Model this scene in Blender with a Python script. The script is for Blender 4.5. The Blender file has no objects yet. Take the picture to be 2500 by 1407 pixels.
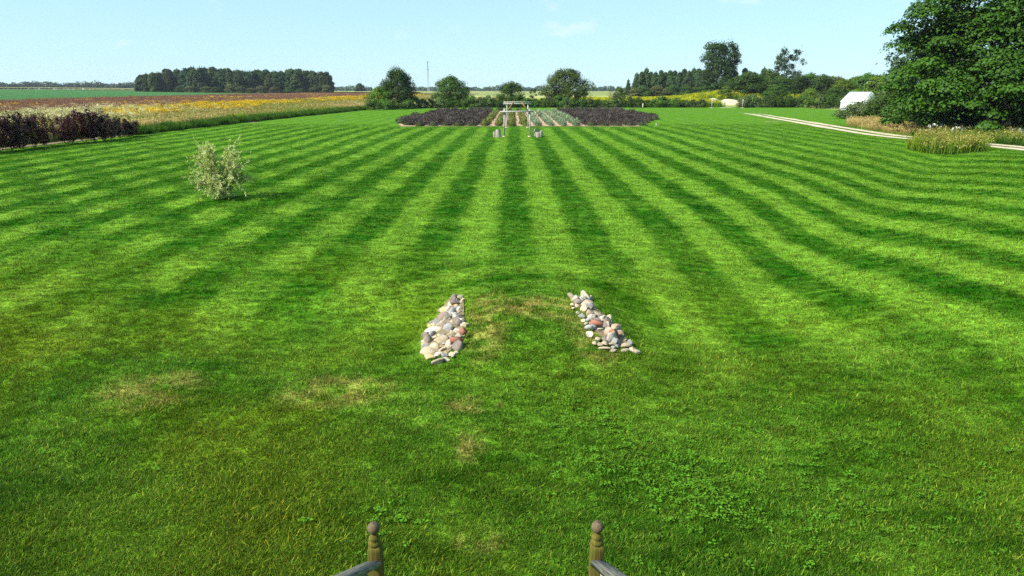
import bpy, math, random
import numpy as np
from mathutils import Vector

R = math.radians
scene = bpy.context.scene
col = scene.collection

# ------------------------------------------------------------------ camera, world, sun, exposure
CAM_H, PITCH, FPX, VPX = 3.9, 16.21, 1667.0, 1256.0
cam_data = bpy.data.cameras.new('camera')
cam_data.sensor_width = 36.0
cam_data.lens = 36.0 * FPX / 2500.0
cam_data.clip_start, cam_data.clip_end = 0.1, 8000.0
cam = bpy.data.objects.new('camera', cam_data)
col.objects.link(cam)
cam.location = (0, 0, CAM_H)
cam.rotation_euler = (R(90 - PITCH), 0, R(0.2))
scene.camera = cam

SUN_EL = 42.0
SUN_FROM = Vector((-0.90, -0.43, 0)).normalized()
world = bpy.data.worlds.new('World')
scene.world = world
world.use_nodes = True
wn, wl = world.node_tree.nodes, world.node_tree.links
wn.clear()
w_out = wn.new('ShaderNodeOutputWorld')
w_bg = wn.new('ShaderNodeBackground')
w_sky = wn.new('ShaderNodeTexSky')
w_sky.sky_type = 'NISHITA'
w_sky.sun_disc = False
w_sky.sun_elevation = R(SUN_EL)
w_sky.sun_rotation = math.atan2(SUN_FROM.x, SUN_FROM.y)
w_sky.air_density, w_sky.dust_density, w_sky.ozone_density = 1.0, 0.2, 1.6
w_sat = wn.new('ShaderNodeGamma')                      # hazy summer sky: evens out zenith and horizon
w_sat.inputs['Gamma'].default_value = 0.36
w_tint = wn.new('ShaderNodeMixRGB')
w_tint.blend_type = 'MULTIPLY'
w_tint.inputs[0].default_value = 1.0
w_tint.inputs[2].default_value = (1.52, 2.22, 2.62, 1)
# small fair-weather clouds, drawn from the direction alone so they go on round the whole sky
w_geo = wn.new('ShaderNodeTexCoord')
w_map = wn.new('ShaderNodeMapping')
w_map.inputs['Scale'].default_value = (1, 1, 2.2)
w_noise = wn.new('ShaderNodeTexNoise')
w_noise.inputs['Scale'].default_value = 9.0
w_noise.inputs['Detail'].default_value = 6.0
w_noise.inputs['Roughness'].default_value = 0.58
w_ramp = wn.new('ShaderNodeMapRange')
w_ramp.inputs[1].default_value, w_ramp.inputs[2].default_value = 0.625, 0.76
w_ramp.inputs[3].default_value, w_ramp.inputs[4].default_value = 0.0, 0.55
w_mix = wn.new('ShaderNodeMixRGB')
w_mix.inputs[2].default_value = (4.6, 4.9, 5.0, 1)
w_bg.inputs['Strength'].default_value = 0.11
wl.new(w_geo.outputs['Generated'], w_map.inputs[0])
wl.new(w_map.outputs[0], w_noise.inputs['Vector'])
wl.new(w_noise.outputs['Fac'], w_ramp.inputs[0])
wl.new(w_sky.outputs[0], w_sat.inputs['Color'])
wl.new(w_sat.outputs[0], w_tint.inputs[1])
wl.new(w_tint.outputs[0], w_mix.inputs[1])
wl.new(w_ramp.outputs[0], w_mix.inputs[0])
wl.new(w_mix.outputs[0], w_bg.inputs['Color'])
wl.new(w_bg.outputs[0], w_out.inputs['Surface'])

sun_data = bpy.data.lights.new('sun', 'SUN')
sun_data.energy = 5.0
sun_data.angle = R(0.53)
sun_data.color = (1.0, 0.965, 0.89)
sun = bpy.data.objects.new('sun', sun_data)
col.objects.link(sun)
to_sun = Vector((SUN_FROM.x * math.cos(R(SUN_EL)), SUN_FROM.y * math.cos(R(SUN_EL)), math.sin(R(SUN_EL))))
sun.rotation_euler = to_sun.to_track_quat('Z', 'Y').to_euler()
sun.location = to_sun * 60

scene.view_settings.view_transform = 'Standard'
scene.view_settings.look = 'None'
scene.view_settings.exposure = 1.0
scene.view_settings.gamma = 1.0
scene.view_settings.use_curve_mapping = False
scene.render.engine = 'CYCLES'
scene.cycles.max_bounces = 3
scene.cycles.diffuse_bounces = 2
scene.cycles.glossy_bounces = 2
scene.cycles.transmission_bounces = 3
scene.cycles.volume_bounces = 0
scene.cycles.use_denoising = False
scene.cycles.use_adaptive_sampling = True
scene.cycles.adaptive_threshold = 0.02

# ------------------------------------------------------------------ measuring helpers (photograph -> place on the ground)
def elev(py):
    return math.atan((703.5 - py) / FPX) - R(PITCH)
def gy(py, z=0.0):
    return (z - CAM_H) / math.tan(elev(py))
def ax(px, Y, z=0.0):
    return (px - VPX) / FPX * (Y * math.cos(R(PITCH)) + (CAM_H - z) * math.sin(R(PITCH)))
def zat(py, Y):
    return CAM_H + Y * math.tan(elev(py))
def gp(px, py, z=0.0):
    Y = gy(py, z)
    return ax(px, Y, z), Y

def sstep(a, b, x):
    t = np.clip((np.asarray(x, dtype=float) - a) / (b - a), 0, 1)
    return t * t * (3 - 2 * t)

def H(x, y):
    """height of the land"""
    x = np.asarray(x, dtype=float); y = np.asarray(y, dtype=float)
    z = 0.05 * np.sin(x * 0.21 + 1.3) * np.sin(y * 0.17 + 0.4) * (1 - sstep(60, 90, y))
    # swale that runs off to the right, ground swelling beyond it
    s = (x - 6) * 0.81 - (y - 15.6) * 0.59
    t = (x - 6) * 0.59 + (y - 15.6) * 0.81
    win = sstep(-9, 0, t) * (1 - sstep(34, 46, t))
    z = z - 0.30 * np.exp(-(s / 2.1) ** 2) * win
    z = z + 0.50 * sstep(0.5, 7, s) * win * (1 - sstep(26, 34, x))
    # shallow ditch with a grass crossing between the two stone ends
    z = z + 0.27 * np.exp(-((y - 11.2) / 2.0) ** 2 - ((x - 0.35) / 1.25) ** 2)
    z = z - 0.26 * np.exp(-((y - 11.2) / 1.7) ** 2) * sstep(0.9, 2.3, np.abs(x - 0.35)) * (1 - sstep(4, 9, np.abs(x - 0.35)))
    # land lifts very gently far out to the left
    d = np.hypot(x, y)
    w = 1 - sstep(-0.75, -0.15, x / np.maximum(y, 30.0)) * 0.75
    z = z + np.interp(d, [0, 230, 480, 700, 1000, 1600, 4000], [0, 0, 2.0, 3.6, 4.6, 5, 5]) * w
    # soil mound beyond the back hedge on the right
    z = z + 2.6 * np.exp(-((x - 66) / 17) ** 2 - ((y - 205) / 12) ** 2)
    return z
def h(x, y):
    return float(H(x, y))

# ------------------------------------------------------------------ mesh helpers
def mesh_np(name, verts, quads=None, tris=None, cols=None, smooth=False):
    verts = np.asarray(verts, dtype=np.float32).reshape(-1, 3)
    me = bpy.data.meshes.new(name)
    nq = 0 if quads is None else len(quads)
    nt = 0 if tris is None else len(tris)
    me.vertices.add(len(verts))
    me.vertices.foreach_set('co', verts.ravel())
    loops = []
    if nq: loops.append(np.asarray(quads, dtype=np.int32).ravel())
    if nt: loops.append(np.asarray(tris, dtype=np.int32).ravel())
    loops = np.concatenate(loops)
    starts = np.concatenate([np.arange(nq) * 4, nq * 4 + np.arange(nt) * 3]).astype(np.int32)
    totals = np.concatenate([np.full(nq, 4), np.full(nt, 3)]).astype(np.int32)
    me.loops.add(len(loops))
    me.loops.foreach_set('vertex_index', loops)
    me.polygons.add(nq + nt)
    me.polygons.foreach_set('loop_start', starts)
    me.polygons.foreach_set('loop_total', totals)
    if smooth:
        me.polygons.foreach_set('use_smooth', np.ones(nq + nt, dtype=bool))
    if cols is not None:
        a = me.color_attributes.new('tone', 'FLOAT_COLOR', 'POINT')
        c = np.ones((len(verts), 4), dtype=np.float32)
        c[:, :3] = cols
        a.data.foreach_set('color', c.ravel())
    me.update(calc_edges=True)
    me.validate()
    return me

class MB:
    """collects pieces into one mesh"""
    def __init__(s):
        s.v, s.q, s.t, s.c, s.n = [], [], [], [], 0
    def add(s, v, q=None, t=None, c=(1, 1, 1)):
        v = np.asarray(v, dtype=float).reshape(-1, 3)
        if q is not None and len(q): s.q.append(np.asarray(q) + s.n)
        if t is not None and len(t): s.t.append(np.asarray(t) + s.n)
        cc = np.asarray(c, dtype=float)
        if cc.ndim == 1: cc = np.tile(cc, (len(v), 1))
        s.v.append(v); s.c.append(cc); s.n += len(v)
    def box(s, lo, hi, c=(1, 1, 1), M=None):
        x0, y0, z0 = lo; x1, y1, z1 = hi
        v = np.array([(x0, y0, z0), (x1, y0, z0), (x1, y1, z0), (x0, y1, z0), (x0, y0, z1), (x1, y0, z1), (x1, y1, z1), (x0, y1, z1)])
        if M is not None: v = v @ M.T
        s.add(v, [(0, 3, 2, 1), (4, 5, 6, 7), (0, 1, 5, 4), (1, 2, 6, 5), (2, 3, 7, 6), (3, 0, 4, 7)], None, c)
    def tube(s, pts, rad, n=7, c=(1, 1, 1), jit=0.0, rng=None, cap=True):
        pts = np.asarray(pts, dtype=float); k = len(pts)
        rad = np.broadcast_to(np.asarray(rad, dtype=float), (k,))
        tan = np.gradient(pts, axis=0)
        tan /= np.linalg.norm(tan, axis=1)[:, None] + 1e-9
        ref = np.array([0.0, 0, 1]) if abs(tan[0][2]) < 0.9 else np.array([1.0, 0, 0])
        V = []
        for i in range(k):
            u = np.cross(tan[i], ref); u /= np.linalg.norm(u) + 1e-9
            w = np.cross(tan[i], u)
            a = np.arange(n) * 2 * math.pi / n
            r = rad[i] * (1 + (rng.uniform(-jit, jit, n) if rng is not None and jit else 0))
            V.append(pts[i] + (np.cos(a) * r)[:, None] * u + (np.sin(a) * r)[:, None] * w)
        V = np.concatenate(V)
        q = []
        for i in range(k - 1):
            for j in range(n):
                q.append((i * n + j, i * n + (j + 1) % n, (i + 1) * n + (j + 1) % n, (i + 1) * n + j))
        t = []
        if cap:
            for j in range(1, n - 1):
                t.append((0, j, j + 1)); t.append(((k - 1) * n, (k - 1) * n + j + 1, (k - 1) * n + j))
        s.add(V, q, t, c)
    def lathe(s, prof, n=24, c=(1, 1, 1)):
        V, q = [], []
        for r, z in prof:
            a = np.arange(n) * 2 * math.pi / n
            V.append(np.stack([np.cos(a) * r, np.sin(a) * r, np.full(n, z)], 1))
        for i in range(len(prof) - 1):
            for j in range(n):
                q.append((i * n + j, i * n + (j + 1) % n, (i + 1) * n + (j + 1) % n, (i + 1) * n + j))
        s.add(np.concatenate(V), q, None, c)
    def leaves(s, ctr, nrm, size, aspect=0.55, c=None, rng=None, fold=0.12):
        """one small folded leaf (a kite of four corners) at each centre"""
        N = len(ctr)
        nrm = nrm / (np.linalg.norm(nrm, axis=1)[:, None] + 1e-9)
        r = rng.normal(size=(N, 3))
        u = np.cross(nrm, r); u /= np.linalg.norm(u, axis=1)[:, None] + 1e-9
        w = np.cross(nrm, u)
        sz = (np.broadcast_to(size, (N,)) * rng.uniform(0.7, 1.3, N))[:, None]
        P = np.stack([ctr - u * sz * 0.5, ctr + w * sz * 0.5 * aspect + u * sz * 0.05 + nrm * sz * fold,
                      ctr + u * sz * 0.5, ctr - w * sz * 0.5 * aspect + u * sz * 0.05 + nrm * sz * fold], 1).reshape(-1, 3)
        q = np.arange(N * 4).reshape(N, 4)
        cc = (1, 1, 1) if c is None else np.repeat(np.asarray(c), 4, axis=0)
        s.add(P, q, None, cc)
    def mesh(s, name, smooth=False):
        return mesh_np(name, np.concatenate(s.v), np.concatenate(s.q) if s.q else None, np.concatenate(s.t) if s.t else None, np.concatenate(s.c), smooth)

def obj(name, me, mat=None, parent=None, loc=None):
    o = bpy.data.objects.new(name, me)
    col.objects.link(o)
    if mat is not None and not me.materials: me.materials.append(mat)
    if parent is not None: o.parent = parent
    if loc is not None: o.location = loc
    return o
def empty(name, loc, rz=0.0, sc=None):
    o = bpy.data.objects.new(name, None)
    o.empty_display_size = 0.2
    col.objects.link(o)
    o.location = loc; o.rotation_euler = (0, 0, rz)
    if sc is not None: o.scale = sc if hasattr(sc, '__len__') else (sc, sc, sc)
    return o
def nth(i):
    a = 'first second third fourth fifth sixth seventh eighth ninth tenth eleventh twelfth thirteenth fourteenth fifteenth sixteenth seventeenth eighteenth nineteenth'.split()
    if i < 19: return a[i]
    t = {2: ('twentieth', 'twenty'), 3: ('thirtieth', 'thirty'), 4: ('fortieth', 'forty')}[(i + 1) // 10]
    return t[0] if (i + 1) % 10 == 0 else t[1] + '-' + a[(i + 1) % 10 - 1]
def tag(o, label=None, cat=None, group=None, kind=None):
    if label: o['label'] = label
    if cat: o['category'] = cat
    if group: o['group'] = group
    if kind: o['kind'] = kind
    return o

# ------------------------------------------------------------------ materials
def new_mat(name):
    m = bpy.data.materials.new(name)
    m.use_nodes = True
    nt = m.node_tree
    nt.nodes.clear()
    out = nt.nodes.new('ShaderNodeOutputMaterial')
    return m, nt, out
def N(nt, typ, **kw):
    n = nt.nodes.new(typ)
    for k, v in kw.items():
        if k.startswith('i_'):
            key = k[2:]
            n.inputs[int(key) if key.isdigit() else key].default_value = v
        else:
            setattr(n, k, v)
    return n
def math_n(nt, op, a, b=None, clamp=False):
    n = nt.nodes.new('ShaderNodeMath'); n.operation = op; n.use_clamp = clamp
    for i, x in enumerate((a, b)):
        if x is None: continue
        if isinstance(x, (int, float)): n.inputs[i].default_value = x
        else: nt.links.new(x, n.inputs[i])
    return n.outputs[0]
def maprange(nt, x, a, b, c=0.0, d=1.0, smooth=True):
    n = nt.nodes.new('ShaderNodeMapRange')
    if smooth: n.interpolation_type = 'SMOOTHSTEP'
    nt.links.new(x, n.inputs[0])
    for i, v in zip((1, 2, 3, 4), (a, b, c, d)): n.inputs[i].default_value = v
    return n.outputs[0]
def mixc(nt, f, a, b, mode='MIX'):
    n = nt.nodes.new('ShaderNodeMixRGB'); n.blend_type = mode
    for i, x in enumerate((f, a, b)):
        if isinstance(x, (int, float)): n.inputs[i].default_value = x
        elif isinstance(x, tuple): n.inputs[i].default_value = x if len(x) == 4 else (*x, 1)
        else: nt.links.new(x, n.inputs[i])
    return n.outputs[0]
def noise(nt, vec, scale, detail=3.0, rough=0.55, w=None):
    n = nt.nodes.new('ShaderNodeTexNoise')
    n.inputs['Scale'].default_value = scale
    n.inputs['Detail'].default_value = detail
    n.inputs['Roughness'].default_value = rough
    if vec is not None: nt.links.new(vec, n.inputs['Vector'])
    return n.outputs['Fac']
def scaled(nt, vec, s, loc=(0, 0, 0)):
    n = nt.nodes.new('ShaderNodeMapping')
    n.inputs['Scale'].default_value = s
    n.inputs['Location'].default_value = loc
    nt.links.new(vec, n.inputs[0])
    return n.outputs[0]
def bump(nt, hgt, strength, dist):
    n = nt.nodes.new('ShaderNodeBump')
    n.inputs['Strength'].default_value = strength
    n.inputs['Distance'].default_value = dist
    nt.links.new(hgt, n.inputs['Height'])
    return n.outputs[0]
def principled(nt, out, color, rough=0.8, normal=None, spec=0.3):
    p = nt.nodes.new('ShaderNodeBsdfPrincipled')
    p.inputs['Roughness'].default_value = rough
    p.inputs['Specular IOR Level'].default_value = spec
    if isinstance(color, tuple): p.inputs['Base Color'].default_value = (*color[:3], 1)
    else: nt.links.new(color, p.inputs['Base Color'])
    if normal is not None: nt.links.new(normal, p.inputs['Normal'])
    nt.links.new(p.outputs[0], out.inputs['Surface'])
    return p

def foliage_mat(name, tint=(1, 1, 1), var=0.35, transl=0.3, rough=0.55, spec=0.25):
    """colour comes from each leaf's own tone; light shines through a little"""
    m, nt, out = new_mat(name)
    at = N(nt, 'ShaderNodeAttribute', attribute_name='tone')
    oi = N(nt, 'ShaderNodeObjectInfo')
    c = mixc(nt, 1.0, at.outputs['Color'], tint, 'MULTIPLY')
    v = maprange(nt, oi.outputs['Random'], 0, 1, 1 - var, 1 + var, smooth=False)
    hs = N(nt, 'ShaderNodeHueSaturation')
    nt.links.new(v, hs.inputs['Value']); nt.links.new(c, hs.inputs['Color'])
    hue = maprange(nt, oi.outputs['Random'], 0, 1, 0.49, 0.512, smooth=False)
    nt.links.new(hue, hs.inputs['Hue'])
    p = N(nt, 'ShaderNodeBsdfPrincipled')
    p.inputs['Roughness'].default_value = rough
    p.inputs['Specular IOR Level'].default_value = spec
    nt.links.new(hs.outputs[0], p.inputs['Base Color'])
    tr = N(nt, 'ShaderNodeBsdfTranslucent')
    nt.links.new(hs.outputs[0], tr.inputs['Color'])
    mx = N(nt, 'ShaderNodeMixShader'); mx.inputs[0].default_value = transl
    nt.links.new(p.outputs[0], mx.inputs[1]); nt.links.new(tr.outputs[0], mx.inputs[2])
    nt.links.new(mx.outputs[0], out.inputs['Surface'])
    return m

STRIPE = 2.15
def lawn_colour_group():
    g = bpy.data.node_groups.new('lawn_colour', 'ShaderNodeTree')
    g.interface.new_socket('Color', in_out='OUTPUT', socket_type='NodeSocketColor')
    g.interface.new_socket('Dry', in_out='OUTPUT', socket_type='NodeSocketFloat')
    nt = g
    go = nt.nodes.new('NodeGroupOutput')
    geo = nt.nodes.new('ShaderNodeNewGeometry')
    pos = geo.outputs['Position']
    sep = nt.nodes.new('ShaderNodeSeparateXYZ'); nt.links.new(pos, sep.inputs[0])
    x, y = sep.outputs[0], sep.outputs[1]
    flat = nt.nodes.new('ShaderNodeCombineXYZ'); nt.links.new(x, flat.inputs[0]); nt.links.new(y, flat.inputs[1])
    P = flat.outputs[0]
    warp = math_n(nt, 'MULTIPLY', math_n(nt, 'SUBTRACT', noise(nt, P, 0.16, 2), 0.5), 0.75)
    ragged = math_n(nt, 'MULTIPLY', math_n(nt, 'SUBTRACT', noise(nt, scaled(nt, P, (1, 0.35, 1)), 1.5, 5, 0.7), 0.5), 0.75)
    xs = math_n(nt, 'ADD', math_n(nt, 'ADD', x, warp), ragged)
    c = math_n(nt, 'COSINE', math_n(nt, 'MULTIPLY', xs, 2 * math.pi / STRIPE))
    light = maprange(nt, c, 0.6, -0.6)                      # 0 in a dark stripe, 1 in a light one
    # stripes fade close to the house (later on the right) and past the garden's front edge
    yr = math_n(nt, 'ADD', y, math_n(nt, 'MULTIPLY', math_n(nt, 'ABSOLUTE', math_n(nt, 'SUBTRACT', x, 0.35)), 1.15))
    fade = math_n(nt, 'MULTIPLY', maprange(nt, yr, 9, 23), maprange(nt, y, 78, 71, 0.3, 1.0))
    lightm = math_n(nt, 'ADD', math_n(nt, 'MULTIPLY', math_n(nt, 'SUBTRACT', light, 0.42), fade), 0.42)
    # older crossing cut on the left half: light only where both cuts were laid away
    cx = math_n(nt, 'ADD', math_n(nt, 'MULTIPLY', x, 0.78), math_n(nt, 'MULTIPLY', y, 0.62))
    cx = math_n(nt, 'ADD', math_n(nt, 'SUBTRACT', cx, 1.94), math_n(nt, 'ADD', math_n(nt, 'MULTIPLY', warp, 0.6), ragged))
    cc = maprange(nt, math_n(nt, 'COSINE', math_n(nt, 'MULTIPLY', cx, 2 * math.pi / 2.62)), 0.7, -0.7)
    cmask = math_n(nt, 'MULTIPLY', maprange(nt, x, -1.5, -6), maprange(nt, y, 60, 22, 0.2, 1.0))
    keep = math_n(nt, 'SUBTRACT', 1.0, math_n(nt, 'MULTIPLY', math_n(nt, 'MULTIPLY', cmask, 0.68), math_n(nt, 'SUBTRACT', 1.0, cc)))
    tone = math_n(nt, 'MULTIPLY', lightm, keep)
    # the cut shows less on the open right side and far off
    firm = math_n(nt, 'MULTIPLY', maprange(nt, x, 8, 24, 0.62, 0.36), maprange(nt, y, 30, 65, 1.0, 0.8))
    tone = math_n(nt, 'ADD', math_n(nt, 'MULTIPLY', math_n(nt, 'SUBTRACT', tone, 0.46), firm), 0.46)
    # laps the mower took round the two stone ends
    rx_ = math_n(nt, 'POWER', math_n(nt, 'DIVIDE', math_n(nt, 'SUBTRACT', x, 0.4), 2.3), 2.0)
    ry_ = math_n(nt, 'POWER', math_n(nt, 'DIVIDE', math_n(nt, 'SUBTRACT', y, 11.0), 3.1), 2.0)
    rr_ = math_n(nt, 'ADD', math_n(nt, 'SQRT', math_n(nt, 'ADD', rx_, ry_)), math_n(nt, 'MULTIPLY', ragged, 0.12))
    lap = math_n(nt, 'MULTIPLY', math_n(nt, 'COSINE', math_n(nt, 'MULTIPLY', math_n(nt, 'SUBTRACT', rr_, 1.02), 2 * math.pi / 0.62)),
                 math_n(nt, 'MULTIPLY', maprange(nt, rr_, 0.78, 0.95), maprange(nt, rr_, 1.65, 1.35)))
    lap = math_n(nt, 'MULTIPLY', lap, maprange(nt, y, 8.0, 9.5, 0.35, 1.0))
    tone = math_n(nt, 'SUBTRACT', tone, math_n(nt, 'MULTIPLY', lap, 0.26))
    mott = math_n(nt, 'MULTIPLY', math_n(nt, 'SUBTRACT', noise(nt, scaled(nt, P, (1, 1.6, 1)), 0.8, 4, 0.68), 0.5), 1.0)
    streak = math_n(nt, 'MULTIPLY', math_n(nt, 'SUBTRACT', noise(nt, scaled(nt, P, (0.45, 2.4, 1)), 1.6, 4, 0.72), 0.5), 1.15)
    broad = math_n(nt, 'MULTIPLY', math_n(nt, 'SUBTRACT', noise(nt, scaled(nt, P, (1, 1, 1), (11, 5, 0)), 0.42, 2, 0.5), 0.5), 0.9)
    broad = math_n(nt, 'MULTIPLY', broad, maprange(nt, y, 40, 12, 0.2, 1.0))
    tn = math_n(nt, 'ADD', math_n(nt, 'ADD', math_n(nt, 'ADD', tone, mott), broad), streak, clamp=True)
    base = mixc(nt, tn, (0.014, 0.092, 0.0008), (0.158, 0.308, 0.022))
    # patchy older growth: bluish green near the house, olive on the left
    olive = math_n(nt, 'MULTIPLY', maprange(nt, noise(nt, scaled(nt, P, (1, 1, 1), (3, 1, 0)), 0.22, 3), 0.38, 0.64), maprange(nt, y, 20, 8))
    base = mixc(nt, math_n(nt, 'MULTIPLY', math_n(nt, 'MULTIPLY', olive, maprange(nt, x, 3, -3, 0.45, 1.0)), 0.62), base, (0.140, 0.190, 0.008))
    # straw patches
    d1 = maprange(nt, noise(nt, scaled(nt, P, (1, 1, 1), (7.3, 2.1, 0)), 0.55, 4, 0.6), 0.66, 0.80)
    # the worn crossing between the stones
    def spot(cx_, cy_, rx, ry):
        a = math_n(nt, 'POWER', math_n(nt, 'DIVIDE', math_n(nt, 'SUBTRACT', x, cx_), rx), 2.0)
        b = math_n(nt, 'POWER', math_n(nt, 'DIVIDE', math_n(nt, 'SUBTRACT', y, cy_), ry), 2.0)
        return maprange(nt, math_n(nt, 'ADD', a, b), 1.0, 0.0)
    worn = math_n(nt, 'MAXIMUM', spot(0.5, 11.4, 1.35, 0.9), math_n(nt, 'MULTIPLY', spot(-0.45, 10.9, 0.5, 2.2), 0.8))
    worn = math_n(nt, 'MAXIMUM', worn, math_n(nt, 'MULTIPLY', spot(-0.5, 7.9, 0.45, 0.3), 1.1))
    worn = math_n(nt, 'MAXIMUM', worn, math_n(nt, 'MULTIPLY', math_n(nt, 'MAXIMUM', spot(-2.4, 8.4, 1.0, 0.7), math_n(nt, 'MAXIMUM', spot(-4.9, 8.5, 0.9, 0.9), math_n(nt, 'MAXIMUM', spot(-0.5, 6.9, 0.25, 0.5), spot(-0.3, 5.2, 0.3, 0.25)))), 0.85))
    worn = math_n(nt, 'MAXIMUM', worn, math_n(nt, 'MULTIPLY', spot(1.25, 10.6, 0.55, 1.8), 0.9))
    wn_ = math_n(nt, 'MULTIPLY', worn, maprange(nt, noise(nt, P, 2.2, 5, 0.7), 0.36, 0.62))
    dry = math_n(nt, 'MAXIMUM', math_n(nt, 'MULTIPLY', d1, 0.55), math_n(nt, 'MULTIPLY', wn_, 0.74), clamp=True)
    base = mixc(nt, dry, base, (0.36, 0.30, 0.075))
    nt.links.new(base, go.inputs['Color']); nt.links.new(dry, go.inputs['Dry'])
    return g
LAWN_G = lawn_colour_group()

def lawn_ground_mat():
    m, nt, out = new_mat('lawn_turf')
    g = nt.nodes.new('ShaderNodeGroup'); g.node_tree = LAWN_G
    geo = nt.nodes.new('ShaderNodeNewGeometry')
    P = geo.outputs['Position']
    n1 = noise(nt, P, 14, 2, 0.7)
    n2 = noise(nt, scaled(nt, P, (0.5, 2.0, 1)), 3.0, 3, 0.7)
    v = math_n(nt, 'MULTIPLY', maprange(nt, n1, 0.3, 0.7, 0.55, 1.25), maprange(nt, n2, 0.3, 0.7, 0.72, 1.2))
    vc = nt.nodes.new('ShaderNodeCombineXYZ')
    for i in range(3): nt.links.new(v, vc.inputs[i])
    c = mixc(nt, 1.0, g.outputs[0], vc.outputs[0], 'MULTIPLY')
    hsum = math_n(nt, 'ADD', n1, n2)
    principled(nt, out, c, 0.95, bump(nt, hsum, 0.7, 0.06), 0.03)
    return m
def blade_mat():
    m, nt, out = new_mat('lawn_blades')
    g = nt.nodes.new('ShaderNodeGroup'); g.node_tree = LAWN_G
    oi = N(nt, 'ShaderNodeObjectInfo')
    at = N(nt, 'ShaderNodeAttribute', attribute_name='tone')
    hs = N(nt, 'ShaderNodeHueSaturation')
    nt.links.new(g.outputs[0], hs.inputs['Color'])
    nt.links.new(maprange(nt, oi.outputs['Random'], 0, 1, 0.50, 1.65, smooth=False), hs.inputs['Value'])
    nt.links.new(maprange(nt, oi.outputs['Random'], 0, 1, 0.487, 0.512, smooth=False), hs.inputs['Hue'])
    c = mixc(nt, 1.0, hs.outputs[0], at.outputs['Color'], 'MULTIPLY')
    p = N(nt, 'ShaderNodeBsdfPrincipled'); p.inputs['Roughness'].default_value = 0.6
    p.inputs['Specular IOR Level'].default_value = 0.08
    nt.links.new(c, p.inputs['Base Color'])
    tr = N(nt, 'ShaderNodeBsdfTranslucent'); nt.links.new(c, tr.inputs['Color'])
    mx = N(nt, 'ShaderNodeMixShader'); mx.inputs[0].default_value = 0.45
    nt.links.new(p.outputs[0], mx.inputs[1]); nt.links.new(tr.outputs[0], mx.inputs[2])
    nt.links.new(mx.outputs[0], out.inputs['Surface'])
    return m
def earth_mat(name, a, b, scale=0.8, rough=0.95, bstr=0.5, bdist=0.05, stretch=(1, 1, 1), c3=None):
    m, nt, out = new_mat(name)
    geo = nt.nodes.new('ShaderNodeNewGeometry')
    P = scaled(nt, geo.outputs['Position'], stretch)
    n1 = noise(nt, P, scale, 6, 0.65)
    n2 = noise(nt, P, scale * 9, 4, 0.7)
    c = mixc(nt, maprange(nt, n1, 0.32, 0.68), a, b)
    c = mixc(nt, maprange(nt, n2, 0.3, 0.75, 0.0, 0.35), c, c3 or tuple(0.5 * v for v in a))
    principled(nt, out, c, rough, bump(nt, math_n(nt, 'ADD', n1, n2), bstr, bdist), 0.15)
    return m
def wood_mat(name, a, b, grain=(60, 60, 3), moss=None, tilt=0.0):
    m, nt, out = new_mat(name)
    tc = N(nt, 'ShaderNodeTexCoord')
    turned = N(nt, 'ShaderNodeMapping'); turned.inputs['Rotation'].default_value = (tilt, 0, 0)
    nt.links.new(tc.outputs['Object'], turned.inputs[0])
    V = turned.outputs[0]
    n1 = noise(nt, scaled(nt, V, grain), 1.0, 5, 0.65)
    n2 = noise(nt, tc.outputs['Object'], 9, 4, 0.6)
    oi = N(nt, 'ShaderNodeObjectInfo')
    c = mixc(nt, maprange(nt, n1, 0.33, 0.66), a, b)
    if moss: c = mixc(nt, maprange(nt, n2, 0.38, 0.62, 0.0, 0.75), c, moss)
    crack = maprange(nt, noise(nt, scaled(nt, V, tuple(1.7 * g for g in grain)), 1.0, 3, 0.5), 0.30, 0.38)
    c = mixc(nt, crack, tuple(0.25 * v for v in a), c)
    principled(nt, out, c, 0.85, bump(nt, math_n(nt, 'ADD', n1, crack), 0.6, 0.006), 0.2)
    return m

M = {}
M['lawn'] = lawn_ground_mat()
M['blades'] = blade_mat()
M['leaf'] = foliage_mat('leaf', transl=0.22, spec=0.15)
M['leaf_open'] = foliage_mat('leaf_thin', var=0.05, transl=0.45)
M['purple_leaf'] = foliage_mat('purple_leaf', var=0.25, transl=0.1)
M['meadow'] = foliage_mat('meadow_plants', var=0.3, transl=0.35, rough=0.7, spec=0.1)
M['lavender'] = foliage_mat('lavender', var=0.18, transl=0.15, rough=0.8, spec=0.05)
M['bark'] = earth_mat('bark', (0.05, 0.04, 0.03), (0.11, 0.09, 0.07), 6, 0.9, 0.8, 0.02, (1, 1, 0.3))
M['soil'] = earth_mat('soil', (0.15, 0.12, 0.06), (0.26, 0.20, 0.11), 1.4)
M['mulch'] = earth_mat('mulch', (0.30, 0.19, 0.12), (0.52, 0.36, 0.25), 3.0, c3=(0.16, 0.09, 0.05))
M['sand'] = earth_mat('sand', (0.42, 0.34, 0.225), (0.58, 0.49, 0.36), 0.9, c3=(0.27, 0.22, 0.13))
M['meadow_soil'] = earth_mat('meadow_soil', (0.11, 0.12, 0.03), (0.20, 0.16, 0.06), 0.4)
M['field'] = earth_mat('far_field', (0.16, 0.20, 0.05), (0.26, 0.27, 0.08), 0.02, stretch=(1, 0.5, 1))
M['crop'] = earth_mat('crop_leaves', (0.030, 0.115, 0.022), (0.05, 0.16, 0.03), 0.5, bstr=1.0, bdist=0.4, c3=(0.015, 0.06, 0.012))
M['corn'] = earth_mat('corn_leaves', (0.16, 0.19, 0.06), (0.27, 0.26, 0.10), 0.35, bstr=1.0, bdist=0.4)
M['wood_post'] = wood_mat('mossy_post', (0.055, 0.040, 0.010), (0.15, 0.105, 0.020), (60, 60, 2.5), moss=(0.085, 0.088, 0.009))
M['wood_ball'] = wood_mat('weathered_ball', (0.06, 0.044, 0.022), (0.13, 0.098, 0.055), (38, 38, 6))
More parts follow.
